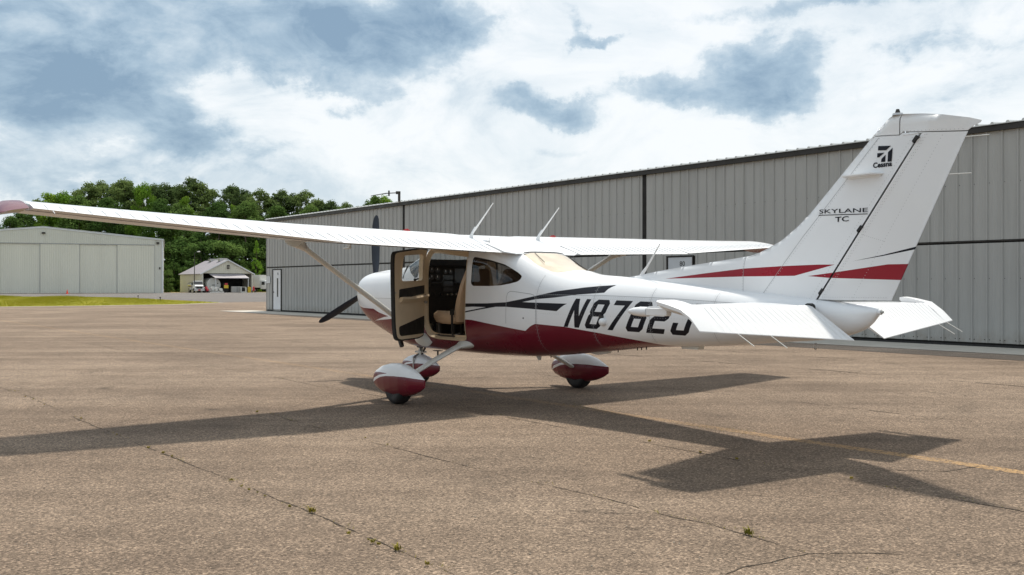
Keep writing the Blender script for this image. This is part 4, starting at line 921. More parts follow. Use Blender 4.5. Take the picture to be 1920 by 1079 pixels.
def grassm(c0, c1, c2):
    def fn(k, b):
        co = k.new('ShaderNodeNewGeometry').outputs['Position']; n = k.noise(co, .35, 5, .6); n_ = k.noise(co, 6, 4, .6)
        k.link(k.ramp(k.math('MULTIPLY_ADD', n_.outputs['Fac'], .4, k.math('MULTIPLY', n.outputs['Fac'], .6)), [(.35, c0), (.5, c1), (.65, c2)]), b.inputs['Base Color']); b.inputs['Roughness'].default_value = .9
        b.inputs['Specular IOR Level'].default_value = .1
    return fn
M['field'] = gmat('field_grass', grassm((.17, .18, .014), (.25, .24, .02), (.34, .29, .05)))
M['blade'] = gmat('grass_blades', grassm((.22, .23, .015), (.34, .32, .025), (.46, .38, .09)))
M['weed'] = gmat('weed_leaves', grassm((.13, .13, .02), (.24, .20, .03), (.36, .24, .06)))
def sheet(name, pts, z, m, sub=None, kind='structure'):
    return tag(MB().add([(x, y, z) for x, y in pts], [tuple(range(len(pts)))]).build(name, m, None, fixn=False), kind=kind)
sheet('ground', [(-2500, -2500), (2500, -2500), (2500, 3500), (-2500, 3500)], -.012, M['field'])
sheet('apron_pavement', [(-260, -60), (140, -60), (140, 150), (40, 222), (-58, 206), (-78, 192), (-140, 176), (-260, 140)], -.004, M['asphalt'])
sheet('taxi_lane', [(-260, 118), (-120, 135), (-66, 121), (-50, 113), (-35, 93.5), (-24.5, 77), (-9, 92), (-20, 150), (-56, 199), (-66, 186), (-95, 163), (-260, 132)], 0.0, M['lane'])
GP = [(-160, 128), (-100, 125), (-66.96, 119.84), (-49.75, 112.47), (-35.77, 93.1), (-24.27, 76.36), (-25.1, 68.85), (-29.87, 63.35), (-34.04, 60.92), (-70, 60), (-160, 70)]
sheet('grass_island', GP, .004, M['field'])
sheet('island_kerb', [(-160, 69.2), (-70, 59.3), (-34.0, 60.2), (-29.6, 62.7), (-24.7, 68.5), (-23.9, 76.4), (-24.27, 76.36), (-25.1, 68.85), (-29.87, 63.35), (-34.04, 60.92), (-70, 60), (-160, 70)], .002, M['concrete'])
# yellow line
LN = [(-30, 48.75), (-18.78, 34.7), (-10.45, 24.3), (-5.11, 17.72), (0.0, 11.41), (2.48, 8.35), (3.29, 7.42), (3.9, 6.70), (9.0, .5)]
def strip(name, pts, w, z, m, jit=0., step=.25, kind='structure', parent=None):
    D = dens(pts, step, False); A, B = [], []
    off = 0
    for i, p in enumerate(D):
        a, b = D[max(0, i - 1)], D[min(len(D) - 1, i + 1)]; dx, dy = b[0] - a[0], b[1] - a[1]; l = math.hypot(dx, dy) or 1; nx, ny = -dy / l, dx / l
        off = off * .8 + random.uniform(-1, 1) * jit; ww = w / 2 * (1 if not jit else random.uniform(.2, 1.5) * (.75 + .5 * math.sin(i * .13)))
        A.append((p[0] + nx * (off + ww), p[1] + ny * (off + ww), z)); B.append((p[0] + nx * (off - ww), p[1] + ny * (off - ww), z))
    mb = MB()
    for i in range(len(D) - 1):
        if jit and math.sin(i * .21 + len(D)) + .6 * math.sin(i * .77) > 1.15: continue
        mb.add([A[i], B[i], B[i + 1], A[i + 1]], [(0, 1, 2, 3)])
    return tag(mb.build(name, m, parent, fixn=False), kind=kind)
strip('taxi_line', LN, .15, -.003, M['yellow'])
CR = {'c1': [(-9.5, 15.2), (-7.01, 12.55), (-6.21, 11.69), (-4.47, 9.48), (-3.09, 7.81), (-2.0, 6.54), (-1.24, 5.62), (-.59, 4.8), (-.3, 4.42), (1.0, 2.6)],
 'c2': [(-9.6, 21.3), (-5.31, 16.01), (-3.43, 13.71), (-2.64, 12.62), (-1.08, 10.88), (-.06, 9.69), (1.18, 8.1), (1.79, 7.31), (2.42, 6.54), (2.81, 6.04), (3.15, 5.63), (4.6, 3.6)],
 'c3': [(-2.64, 9.97), (-2.25, 9.42), (-1.63, 8.63), (-1.09, 7.94), (-.04, 6.69), (.64, 5.94), (.81, 5.68), (.96, 5.49), (1.15, 5.34), (1.31, 5.11), (1.54, 4.75), (2.9, 3.0)],
 'c3b': [(1.54, 4.75), (1.30, 4.60), (1.16, 4.54), (1.03, 4.42), (.8, 4.0)], 'c3c': [(1.54, 4.75), (1.85, 4.76), (2.13, 4.72)],
 'c4': [(.4, 14.4), (1.64, 12.82), (2.41, 12.16), (3.24, 11.14), (3.9, 10.32), (5.01, 8.96), (7, 6.5)], 'c5': [(.2, 20.8), (3.76, 16.57), (5.24, 15.0), (7.05, 12.62), (9, 10.2)],
 'c6': [(3.6, 7.05), (3.25, 6.85), (2.9, 6.9)], 'c7': [(-8.2, 19.5), (-11, 23), (-15, 28)], 'c9': [(-12, 31), (-4.2, 21.3)], 'c10': [(-.5, 25.5), (6.5, 17.2)]}
for i, (k_, pts) in enumerate(CR.items()):
    wd_ = {'c1': .009, 'c3': .009, 'c3b': .007, 'c3c': .008, 'c5': .035, 'c9': .03, 'c10': .03, 'c4': .016}.get(k_, .010)
    strip('pavement_crack', pts, wd_ * 1.15, -.0018, M['crack'], .006 if wd_ < .03 else .01, .05)
# weeds growing in the joints
WDS = [(-6.06, 11.41), (-5.82, 11.14), (-5.43, 10.64), (-4.48, 9.53), (-3.67, 8.51), (-3.1, 7.81), (-2.88, 7.56), (-2.75, 7.41), (-1.99, 6.5), (-1.86, 6.3), (-1.78, 6.2), (-1.7, 6.12), (-1.62, 6.01), (-1.39, 5.72), (-1.22, 5.6), (-.91, 5.1), (-.78, 4.98), (-.75, 4.93), (-.71, 4.89), (-.6, 4.8), (-.42, 4.54), (-1.33, 8.32), (-1.08, 7.97), (-3.41, 13.63), (-2.79, 10.03), (1.22, 8.13), (1.32, 5.1), (2.43, 6.56), (1.56, 7.59), (1.79, 7.3)]
rw = random.Random(3); tufts = []
for v_ in range(4):
    mb = MB()
    for i in range(34):
        a = rw.uniform(0, 6.28); l = rw.uniform(.018, .05); tl_ = rw.uniform(.3, 1.1); bx_, by_ = rw.gauss(0, .014), rw.gauss(0, .014); w_ = .0035
        dx, dy = math.cos(a), math.sin(a); p1 = (bx_ + dx * l * tl_ * .5, by_ + dy * l * tl_ * .5, l * .7); p2 = (bx_ + dx * l * tl_, by_ + dy * l * tl_, l * .85)
        mb.add([(bx_ - dy * w_, by_ + dx * w_, 0), (bx_ + dy * w_, by_ - dx * w_, 0), (p1[0] + dy * w_, p1[1] - dx * w_, p1[2]), (p1[0] - dy * w_, p1[1] + dx * w_, p1[2]), p2], [(0, 1, 2, 3), (3, 2, 4)])
    tufts.append(mb.mesh('weed_tuft', M['weed'], fixn=False))
BIGW = {(-1.22, 5.6): 1.35, (-.6, 4.8): 1.3, (1.32, 5.1): 1.5}
for i, p in enumerate(WDS):
    o = bpy.data.objects.new('weed_tuft', tufts[i % 4]); C.objects.link(o); o.location = (p[0], p[1], .004); o.rotation_euler = (0, 0, rw.uniform(0, 6.28)); s_ = BIGW.get(p, rw.uniform(.4, .8)) * .6; o.scale = (s_, s_, s_)
    tag(o, 'small yellow-green weed tuft growing in a crack of the brown asphalt', 'weed', 'weeds growing in the asphalt cracks')
mb = MB()
for i in range(1500):
    t_ = rw.random() ** 1.2; j = rw.choice([('c1', .03), ('c1', .03), ('c2', .02), ('c3', .02), ('line', .09)]); L = CR[j[0]] if j[0] != 'line' else [(.6, 10.7), (2.3, 8.5)]
    q_ = rw.uniform(0, len(L) - 1.001); a = L[int(q_)]; b = L[int(q_) + 1]; f_ = q_ % 1; x = a[0] + (b[0] - a[0]) * f_ + rw.gauss(0, j[1]); y = a[1] + (b[1] - a[1]) * f_ + rw.gauss(0, j[1])
    if math.sin(q_ * 9) + rw.gauss(0, .5) < .5: continue
    a = rw.uniform(0, 6.28); l = rw.uniform(.006, .02); mb.add([(x, y, .004), (x + .004, y, .004), (x + l * math.cos(a), y + l * math.sin(a), .004 + l * .8)], [(0, 1, 2)])
tag(mb.build('joint_moss', M['weed'], None, fixn=False), 'sparse dry moss and seedlings along the pavement cracks', 'moss', kind='stuff')
# pebbles strewn about
mb = MB()
for i in range(700):
    y = 3.9 + 10 * rw.random() ** 2; x = rw.uniform(-.6, .6) * y; r_ = rw.uniform(.002, .006); mb.add([(x - r_, y, .0), (x, y - r_, 0), (x + r_, y, 0), (x, y + r_, 0), (x, y, r_ * .9)], [(0, 1, 4), (1, 2, 4), (2, 3, 4), (3, 0, 4)])
M['pebble'] = mat('pebble', (.30, .26, .21), .9, fn=vary(.3, 3)); tag(mb.build('loose_grit', M['pebble'], None, fixn=False), 'loose pale grit scattered on the asphalt', 'grit', kind='stuff')
# grass blades of the island
mb = MB(); cnt = 0
while cnt < 60000:
    x = rw.uniform(-80, -24); y = rw.uniform(60, 122)
    if not pip(x, y, [GP]): continue
    if rw.random() > (1. if y < 85 or x < -40 else .8): continue
    cnt += 1; tall = max(.06, .32 * max(0, min(1, (-28 - x) / 30)) * (.5 + .5 * math.sin(x * .7 + y * .3)) + .10); h_ = rw.uniform(.4, 1.0) * tall * .75; w_ = rw.uniform(.010, .024); a = rw.uniform(-.6, .6)
    mb.add([(x - w_, y, 0), (x + w_, y, 0), (x + a * h_, y + rw.uniform(-.05, .05), h_)], [(0, 1, 2)])
tag(mb.build('island_grass', M['blade'], None, fixn=False), 'strip of yellow-green tall grass between the taxi lanes', 'grass', kind='stuff')
# ------------------------------------------------------------------ long hangar on the right
P0 = Vector((-13.4, 50.1)); wv = Vector((.634, -.774)).normalized(); ang = math.atan2(wv.y, wv.x)
HL = 56.0; BAY = [0, 13.80, 27.695, 41.6, 55.5]; EV = 5.0; GZ = 2.385; RP = .3309
HG = empty('metal_hangar', (P0.x, P0.y, 0), ang, 'long grey ribbed metal hangar with dark trim filling the right background', 'hangar')
M['siding'] = mat('grey_siding', (.375, .377, .362), .45, .0, fn=vary(.05, 1.1, .0, 8, (1, 1, .25)), spec=.5)
k = NT(M['siding'].node_tree); b_ = k.n['Principled BSDF']; old = b_.inputs['Base Color'].links[0].from_socket; co = k.new('ShaderNodeNewGeometry').outputs['Position']
mp = k.new('ShaderNodeMapping', i_Vector=co); mp.inputs['Scale'].default_value = (2.2, 2.2, .18); stk = k.noise(mp.outputs[0], 1.6, 6, .65)
c1 = k.mix(1.0, old, k.ramp(stk.outputs['Fac'], [(.28, .86), (.5, 1.), (.72, 1.06)]), 'MULTIPLY'); zz = k.new('ShaderNodeSeparateXYZ', i_0=co).outputs[2]
base_d = k.math('MULTIPLY', k.ramp(zz, [(0, 1.), (.45, 0.)]), k.ramp(k.noise(co, 3.5, 6, .7).outputs['Fac'], [(.35, 0.), (.7, .8)])); k.link(k.mix(base_d, c1, (.19, .15, .10)), b_.inputs['Base Color'])
wob = k.noise(co, .9, 2, .5); bp_ = k.new('ShaderNodeBump', i_Height=wob.outputs['Fac'], i_Strength=.25, i_Distance=.05); k.link(bp_.outputs[0], b_.inputs['Normal'])
M['trimdark'] = mat('dark_brown_trim', (.018, .015, .012), .45, fn=vary(.2, 2)); M['gap'] = mat('dark_gap', (.012, .011, .010), .8, fn=vary(.2, 3)); M['roof'] = mat('roof_sheet', (.55, .56, .55), .4, .2, fn=vary(.08, 1))
M['doorwhite'] = mat('door_white', (.66, .68, .70), .4, fn=vary(.05, 2)); M['doorgrey'] = mat('door_pale_grey', (.50, .53, .56), .4, fn=vary(.05, 2)); M['winblack'] = mat('window_dark', (.012, .015, .018), .35, fn=vary(.2, 3))
# local frame: x along the wall, -y... the wall faces local -y; depth runs to +y
def ribs_profile(x0, x1, base=0.):
    pts = [(x0, 0)]; k0 = math.ceil((x0 - base + .03) / RP)
    while True:
        c = base + k0 * RP
        if c + .03 > x1: break
        pts += [(c - .030, 0), (c - .014, -.034), (c + .014, -.034), (c + .030, 0)]
        for mn in (.11, .165, .22):
            if c + mn + .012 < x1: pts += [(c + mn - .010, 0), (c + mn - .004, -.0035), (c + mn + .004, -.0035), (c + mn + .010, 0)]
        k0 += 1
    pts.append((x1, 0)); return pts
pan_cache = {}
def wall_panel(x0, x1, z0, z1, parent, yoff=0., name='wall_panel', m='siding', base=0., rp=None):
    ph = round(((x0 - base) % RP), 3); key = (round(x1 - x0, 3), ph, round(z0, 2), round(z1, 2), m)
    if key not in pan_cache:
        pr = ribs_profile(x0, x1, base); mb = MB(); n = len(pr)
        vs = [(x - x0, y, z0) for x, y in pr] + [(x - x0, y, z1) for x, y in pr] + [(0, .02, z0), (x1 - x0, .02, z0), (x1 - x0, .02, z1), (0, .02, z1)]
        mb.add(vs, [(i, i + 1, n + i + 1, n + i) for i in range(n - 1)] + [(2 * n, 2 * n + 3, 2 * n + 2, 2 * n + 1), (0, n, 2 * n + 3, 2 * n), (n - 1, 2 * n + 1, 2 * n + 2, 2 * n - 1)])
        pan_cache[key] = mb.mesh(name, M[m], fixn=True)
    o = bpy.data.objects.new(name, pan_cache[key]); C.objects.link(o); o.parent = parent; o.location = (x0, yoff, 0); return o
def panel_run(x0, x1, z0, z1, parent, yoff=0., step=3, **kw):
    x = x0
    while x < x1 - .02:
        nx = min(x1, (math.floor((x + .001) / RP) + step) * RP + RP * .5)
        if x1 - nx < .25: nx = x1
        wall_panel(x, nx, z0, z1, parent, yoff, **kw); x = nx
MB().box(0, HL, .03, 18, .0, EV - .02).build('building_shell', M['gap'], HG)
for i in range(4):
    a, b = BAY[i] + (.075 if i else .0), BAY[i + 1] - .085
    dn = empty('hangar_door'); dn.parent = HG
    panel_run(a, b, GZ + .035, EV - .12, dn, 0.)
    gaps = {0: [(.78, 1.86)], 2: [(28.58, 29.70)]}.get(i, []); x = a
    for g0, g1 in gaps:
        panel_run(x, g0, .10, GZ - .035, dn, .0)
        wall_panel(g0, g1, 2.275, GZ - .035, dn, 0.); x = g1
    panel_run(x, b, .10, GZ - .035, dn, 0.)
    MB().box(a, b, -.012, .02, GZ + .0, GZ + .03).build('fold_trim', M['trimdark'], dn)
    MB().box(a, b, -.03, .015, .015, .055).build('bottom_seal', M['rubber'], dn)
    sc_ = MB()
    for kx in range(int((b - a) / RP)):
        for zz in ((.17,) if 1 else ()) + ((1.55, 3.7) if kx % 1 == 0 else ()):
            xx = (math.ceil(a / RP) + kx) * RP
            if any(g0 - .05 < xx < g1 + .05 for g0, g1 in gaps): continue
            for dx in (.05, .28) if zz < 1 else (.05,):
                r_ = .007 if zz > 1 else .009; sc_.box(xx + dx - r_, xx + dx + r_, -.006, .0, zz - r_, zz + r_)
    tag(sc_.build('screw_heads', M['gap'], dn), kind='stuff')
for b in BAY[1:]: MB().box(b - .085, b + .075, -.01, .04, 0, EV - .12).build('dark_post', M['gap'], HG)
MB().box(-.05, HL + .05, -.10, .01, EV - .15, EV + .0).build('eave_trim', M['trimdark'], HG)
MB().box(-.03, .0, -.03, 18, 0, EV).build('corner_trim', M['siding'], HG)
for i in range(18): wall_panel(0, .9927, .05, EV - .05, HG, 0.).matrix_local = Matrix.Translation((-.03, 18 - i * 1.0, 0)) @ Matrix.Rotation(R(-90), 4, 'Z')
# personnel doors
def pdoor(x0, x1, z1, num, mm, winx=None):
    d_ = empty('personnel_door'); d_.parent = HG
    fr = MB().box(x0 - .035, x0, -.045, .03, .03, z1 + .02).box(x1, x1 + .035, -.045, .03, .03, z1 + .02).box(x0 - .05, x1 + .05, -.045, .03, z1 + .02, z1 + .05); fr.build('frame', M['trimdark'], d_)
    bevel(MB().box(x0 + .012, x1 - .012, -.02, .03, .13, z1).build('door_leaf', M[mm], d_), .006)
    MB().box(x0 + .012, x1 - .012, -.018, .03, .04, .125).build('kick_plate', M['siding'], d_)
    MB().cyl((x0 + .10, -.022, 1.05), (x0 + .10, -.07, 1.05), .03, n=12).build('door_knob', M['dark_metal'], d_, 40)
    if winx: MB().box(winx[0], winx[1], -.024, -.0, winx[2], winx[3]).build('narrow_window', M['winblack'], d_)
    fit_text(num[0], num[1], num[2], num[3], num[4], lambda x, z: (x, -.0225, z), 'door_number', d_, M['rubber'], .01)
pdoor(.83, 1.79, 2.235, ('78', 1.32, 1.50, 1.955, 2.09), 'doorwhite', (1.30, 1.46, .80, 1.80))
pdoor(28.66, 29.62, 2.245, ('80', 29.13, 29.33, 1.98, 2.125), 'doorgrey')
sg_ = tag(MB().box(.05, .50, -.052, -.036, 1.54, 1.90).build('notice_sign', M['doorwhite'], None), 'small white notice on the corner of the grey hangar beside its white door', 'sign')
sg_.location = (P0.x, P0.y, 0); sg_.rotation_euler = (0, 0, ang)
for k_ in range(5): MB().box(.10, .44 if k_ != 4 else .3, -.0535, -.052, 1.82 - .055 * k_, 1.835 - .055 * k_).build('text_line', M['seam'], sg_)
sg2 = tag(MB().box(27.93, 28.46, -.052, -.036, 1.58, 1.745).build('notice_sign', M['doorwhite'], None), 'low pale notice on the hangar wall left of door 80, behind the tail antenna', 'sign')
sg2.location = (P0.x, P0.y, 0); sg2.rotation_euler = (0, 0, ang)
# roof: ribbed sheets rising gently from the eave to a ridge and down again
def roof_sheet_mesh():
    W_ = RP * 3; mb = MB(); pr = []
    for c in (.5, 1.5, 2.5): pr += [(c * RP - .045, 0), (c * RP - .02, .042), (c * RP + .02, .042), (c * RP + .045, 0)]
    pr = [(0, 0)] + pr + [(W_, 0)]; n = len(pr)
    vs = [(x, y, z0 + z) for y, z0 in ((-.14, EV + .0), (9, EV + .76), (18.1, EV + .0)) for x, z in pr]
    vs += [(x, -.14, EV - .02) for x, z in pr]
    fs = [(k * n + i, k * n + i + 1, (k + 1) * n + i + 1, (k + 1) * n + i) for k in range(2) for i in range(n - 1)] + [(3 * n + i, 3 * n + i + 1, i + 1, i) for i in range(n - 1)]
    return mb.add(vs, fs).mesh('roof_sheet', M['roof'])
rm = roof_sheet_mesh()
for i in range(int(HL / (RP * 3))):
    o = bpy.data.objects.new('roof_sheet', rm); C.objects.link(o); o.parent = HG; o.location = (i * RP * 3, 0, 0)
MB().prism([(-.06, EV - .1), (9, EV + .68), (18.1, EV - .1)], 'x', -.03, -.001).build('gable_infill', M['siding'], HG)
# concrete apron slabs along the hangar
AP = empty('concrete_apron', (P0.x, P0.y, 0), ang, kind='structure')
slab_m = bevel(MB().box(.004, 2.99, -1.85, -.0, -.05, .012).build('concrete_slab', M['concrete'], AP), .008).data
sl0 = AP.children[0]; sl0.location = (-2.0, 0, 0)
for i in range(1, 19):
    o = sl0.copy(); C.objects.link(o); o.parent = AP; o.location = (-2.0 + 3 * i, 0, 0)
def L2W(x, y): v = P0 + wv * x + Vector((-wv.y, wv.x)) * y; return (v.x, v.y)
sheet('sealed_strip', [L2W(-2, -1.85), L2W(10, -2.6), L2W(30, -3.2), L2W(60, -3.6), L2W(60, -1.85)], .0, M['sealed'])
# bracket mast on the hangar roof
RM = empty('roof_mast', (*L2W(14.9, .8), 0), 0, 'dark bracket mast with a long arm standing on the hangar roof edge', 'mast')
wl = L2W
def at_u(u, v, D): return ((u - 960) / 1718 * D, D, 1.3846 - (v - 536.45) * D / 1718)
Dm = 39.4; rx = at_u(748.5, 370, Dm)
RM.location = (rx[0], rx[1], 0)
MB().box(-.05, .05, -.05, .05, EV - .0, 5.42).build('mast_post', M['dark_metal'], RM); MB().box(-.14, .05, -.06, .06, 5.33, 5.45).build('mast_elbow', M['dark_metal'], RM)
MB().cyl((-.14, 0, 5.385), (-.55, 0, 5.365), .02, n=8).build('mast_arm', M['dark_metal'], RM); MB().box(-.47, -.41, -.05, .05, 5.25, 5.48).build('mast_clamp', M['dark_metal'], RM)
MB().cyl((-.55, 0, 5.365), (-1.22, 0, 5.26), .022, .012, 8).build('mast_boom', M['dark_metal'], RM)
# ------------------------------------------------------------------ far white hangar on the left
fa = math.atan2(9.7, 25.8); FO = Vector((-66.83, 175.55)); FH = empty('far_hangar', (FO.x, FO.y, 0), fa, 'wide pale hangar with four visible sliding doors and low gable at far left', 'hangar')
M['pale'] = mat('pale_siding', (.63, .63, .56), .5, fn=vary(.04, .4, 0, 1, (1, 1, .2))); M['pale2'] = mat('pale_door_siding', (.70, .69, .60), .5, fn=vary(.05, .3, 0, 1, (1, 1, .15)))
PK = -20.6; EH = 10.25; PH = 12.25; HWID = 41.2
def fz(x): return PH - (PH - EH) * abs(x - PK) / 20.6
MB().prism([(0, 0), (0, EH), (PK, PH), (-HWID, EH), (-HWID, 0)], 'y', .25, 45).build('building_shell', M['pale'], FH)
def fribs(x0, x1, zf0, zf1, name, m, y=0., rp=.34, parent=None):
    mb = MB(); n = int((x1 - x0) / rp); pr = [(x0, 0)]
    for i in range(n): c = x0 + rp * (i + .5); pr += [(c - .06, 0), (c - .035, -.045), (c + .035, -.045), (c + .06, 0)]
    pr.append((x1, 0)); k_ = len(pr); vs = [(a, y + b, zf0(a)) for a, b in pr] + [(a, y + b, zf1(a)) for a, b in pr] + [(x0, y + .1, zf0(x0)), (x1, y + .1, zf0(x1)), (x1, y + .1, zf1(x1)), (x0, y + .1, zf1(x0))]
    mb.add(vs, [(i, i + 1, k_ + i + 1, k_ + i) for i in range(k_ - 1)] + [(2 * k_, 2 * k_ + 3, 2 * k_ + 2, 2 * k_ + 1), (0, k_, 2 * k_ + 3, 2 * k_), (k_ - 1, 2 * k_ + 1, 2 * k_ + 2, 2 * k_ - 1), (k_, k_ * 2 - 1, 2 * k_ + 2, 2 * k_ + 3)])
    return mb.build(name, M[m], parent or FH)
DT = 9.25; xs_ = [-2.25]
def fx(u):  # where a sight line meets the wall
    t_ = (u - 960) / 1718; dx, dy = math.cos(fa), math.sin(fa); s_ = (t_ * FO.y - FO.x) / (dx - t_ * dy); return s_
DX = [fx(290), fx(220), fx(149.5), fx(75.3)]; wdth = DX[2] - DX[3]; DX += [DX[3] - wdth, -HWID + 1.6]
fribs(DX[0], -.0, lambda a: 0, lambda a: fz(a), 'wall_panel', 'pale', .12)
fribs(PK, DX[0], lambda a: DT, lambda a: fz(a), 'gable_panel', 'pale', .0); fribs(-HWID + 1.6, PK, lambda a: DT, lambda a: fz(a), 'gable_panel', 'pale', .0)
fribs(-HWID, -HWID + 1.6, lambda a: 0, lambda a: fz(a), 'wall_panel', 'pale', .12)
for i in range(5):
    d_ = fribs(DX[i + 1], DX[i] - .0, lambda a: .06, lambda a: DT - .12 if i < 3 else DT - .12, 'sliding_door', 'pale2', .05 + (.12 if i in (1, 3) else .0) , .30)
    MB().box(DX[i] - .07, DX[i] - .02, .02, .16, 0, DT - .05).build('door_edge', M['seam'], FH)
MB().box(-HWID, DX[0], -.05, .22, DT - .12, DT).build('door_track', M['seam'], FH)
tr_ = MB(); 
for a, b in ((0.1, PK), (PK, -HWID - .1)): tr_.prism([(a, fz(max(-HWID, min(0, a))) - .22), (a, fz(max(-HWID, min(0, a))) + .1), (b, fz(max(-HWID, min(0, b))) + .1), (b, fz(max(-HWID, min(0, b))) - .22)], 'y', -.12, .0)
tr_.build('rake_trim', M['doorwhite'], FH)
MB().prism([(.2, EH - .02), (PK, PH + .12), (-HWID - .2, EH - .02), (-HWID - .2, EH - .12), (PK, PH + .02), (.2, EH - .12)], 'y', -.15, 45.2).build('roof', M['roof'], FH)
MB().box(-.25, .02, -.02, .12, 0, EH).build('corner_trim', M['doorwhite'], FH)
wl_ = MB().box(fx(82) - .3, fx(82) + .25, -.35, .0, 10.95, 11.25).build('wall_lamp', M['dark_metal'], FH); MB().box(fx(296) - .25, fx(296) + .25, -.15, .1, 9.35, 9.75).build('wall_lamp', M['dark_metal'], FH)
MB().box(fx(299.5) - .12, fx(299.5) + .12, .0, .2, 4.55, 4.95).build('keypad', M['dark_metal'], FH)
# traffic cone
M['orange'] = mat('cone_orange', (.80, .06, .02), .5, fn=vary(.1, 5))
CN = empty('traffic_cone', ((126 - 960) / 1718 * 158, 158, 0), 0, 'small orange traffic cone standing before the far sliding doors', 'traffic cone')
MB().cyl((0, 0, .04), (0, 0, .74), .17, .04, 16).build('cone_body', M['orange'], CN, 40); bevel(MB().box(-.2, .2, -.2, .2, 0, .045).build('cone_base', M['orange'], CN), .01)
for i, (u, v) in enumerate(((259, 560.5), (300.5, 564.5))):
    D = 1718 * 1.3846 / (v - 536.45); e = empty('taxiway_light', ((u - 960) / 1718 * D, D, 0), 0, ['small dark taxiway light standing farther back in the grass strip', 'low dark taxiway light near the right part of the grass strip'][i], 'taxiway light')
    MB().cyl((0, 0, 0), (0, 0, .24), .03, n=8).build('stake', M['dark_metal'], e); MB().ball((0, 0, .30), .08, 10, 6).build('lamp', M['dark_metal'] if i else M['winblack'], e, 60)
# ------------------------------------------------------------------ fuel shed
SO = Vector((-64.2, 189.5)); sa = math.atan2(.6, .8); SH = empty('fuel_shed', (SO.x, SO.y, 0), sa, 'small cream metal shed with open front, awning and two roof vents', 'shed')
M['cream'] = mat('cream_siding', (.62, .60, .50), .55, fn=vary(.05, .5)); M['shroof'] = mat('shed_roof', (.30, .28, .30), .5, fn=vary(.1, .8))
SW_, SL, SE, SP = 10.9, 14.2, 4.05, 6.85
fribs(0, .0 + SW_ / 2, lambda a: SE - .05, lambda a: SE + (SP - SE) * a / (SW_ / 2) - .02, 'gable_panel', 'cream', 0, .4, SH); fribs(SW_ / 2, SW_, lambda a: SE - .05, lambda a: SP - (SP - SE) * (a - SW_ / 2) / (SW_ / 2) - .02, 'gable_panel', 'cream', 0, .4, SH)
lw = fribs(0, SL, lambda a: 0, lambda a: SE, 'side_wall', 'cream', 0, .5, SH); lw.rotation_euler = (0, 0, R(90)); lw.location = (.06, 0, 0)
lw = fribs(0, SL, lambda a: 0, lambda a: SE, 'side_wall', 'cream', 0, .5, SH); lw.rotation_euler = (0, 0, R(90)); lw.location = (SW_ - .06, 0, 0)
MB().box(0, SW_, SL - .1, SL, 0, SE).build('rear_wall', M['cream'], SH); MB().box(0, .35, -.02, .25, 0, SE).box(SW_ - .25, SW_, -.02, .25, 0, SE).build('corner_post', M['cream'], SH)
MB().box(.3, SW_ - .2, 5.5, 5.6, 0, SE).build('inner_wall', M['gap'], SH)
rf = MB().prism([(-.35, SE - .15), (SW_ / 2, SP + .08), (SW_ + .35, SE - .15), (SW_ + .35, SE - .25), (SW_ / 2, SP - .02), (-.35, SE - .25)], 'y', -.3, SL + .3).build('roof', M['shroof'], SH)
MB().prism([(-.37, SE - .10), (SW_ / 2, SP + .14), (SW_ + .37, SE - .10), (SW_ + .37, SE - .36), (SW_ / 2, SP - .12), (-.37, SE - .36)], 'y', -.36, -.29).build('rake_trim', M['doorwhite'], SH)
for y in (3.2, 9.0): MB().box(SW_ / 2 - .75, SW_ / 2 + .75, y - .6, y + .6, SP - .2, SP + .28).box(SW_ / 2 - .9, SW_ / 2 + .9, y - .75, y + .75, SP + .28, SP + .42).build('roof_vent', M['steel'], SH)
MB().prism([(0.02, SE - .2), (-1.9, SE - 1.05), (-1.9, SE - 1.2), (0.02, SE - .35)], 'x', 1.7, 9.6)
aw = MB(); 
aw.add([(1.6, 0, SE - .15), (9.0, 0, SE - .15), (9.4, -2.0, SE - 1.0), (2.2, -2.0, SE - 1.0), (1.6, 0, SE - .25), (9.0, 0, SE - .25), (9.4, -2.0, SE - 1.12), (2.2, -2.0, SE - 1.12)], [(0, 1, 2, 3), (7, 6, 5, 4), (0, 3, 7, 4), (3, 2, 6, 7), (2, 1, 5, 6)]); aw.build('awning', M['shroof'], SH)
for x in (2.3, 9.2): MB().cyl((x, -1.9, 0), (x, -1.9, SE - 1.05), .07, n=8).build('awning_post', M['doorwhite'], SH)
MB().box(5.3, 5.8, -.30, -.02, 5.45, 5.75).box(5.3, 5.75, -.4, -.02, 5.0, 5.25).build('flood_lamp', M['dark_metal'], SH)
def sp(u, D, z=0): return ((u - 960) / 1718 * D, D, z)
M['tankw'] = mat('tank_white', (.62, .62, .58), .45, fn=vary(.08, 1)); M['yel'] = mat('yellow_paint', (.60, .42, .03), .5, fn=vary(.1, 3)); M['redp'] = mat('red_paint', (.45, .03, .04), .5, fn=vary(.1, 3)); M['greyp'] = mat('grey_cabinet', (.34, .33, .31), .5, fn=vary(.1, 2))
t_ = empty('fuel_tank', sp(401, 190.5), sa + R(90), 'big white round-ended fuel tank inside the left half of the open shed', 'tank')
MB().cyl((0, 0, 1.62), (4.6, 0, 1.62), 1.42, n=32).build('tank_shell', M['tankw'], t_, 40); MB().box(.4, .7, -1, 1, 0, .8).box(3.6, 3.9, -1, 1, 0, .8).build('saddle', M['greyp'], t_); MB().box(-.03, 0, -.5, .4, 1.5, 1.62).build('tank_lettering', M['dark_metal'], t_); MB().cyl((-.02, -.8, 1.9), (0, -.8, 1.9), .12, n=10).build('tank_fitting', M['dark_metal'], t_)
e = empty('pump_set', sp(407, 187.5), sa, 'cluster of white pumps and pipes on a skid in front of the fuel tank', 'pump')
MB().box(-1.6, 1.3, -.4, .4, 0, .22).build('skid', M['tankw'], e)
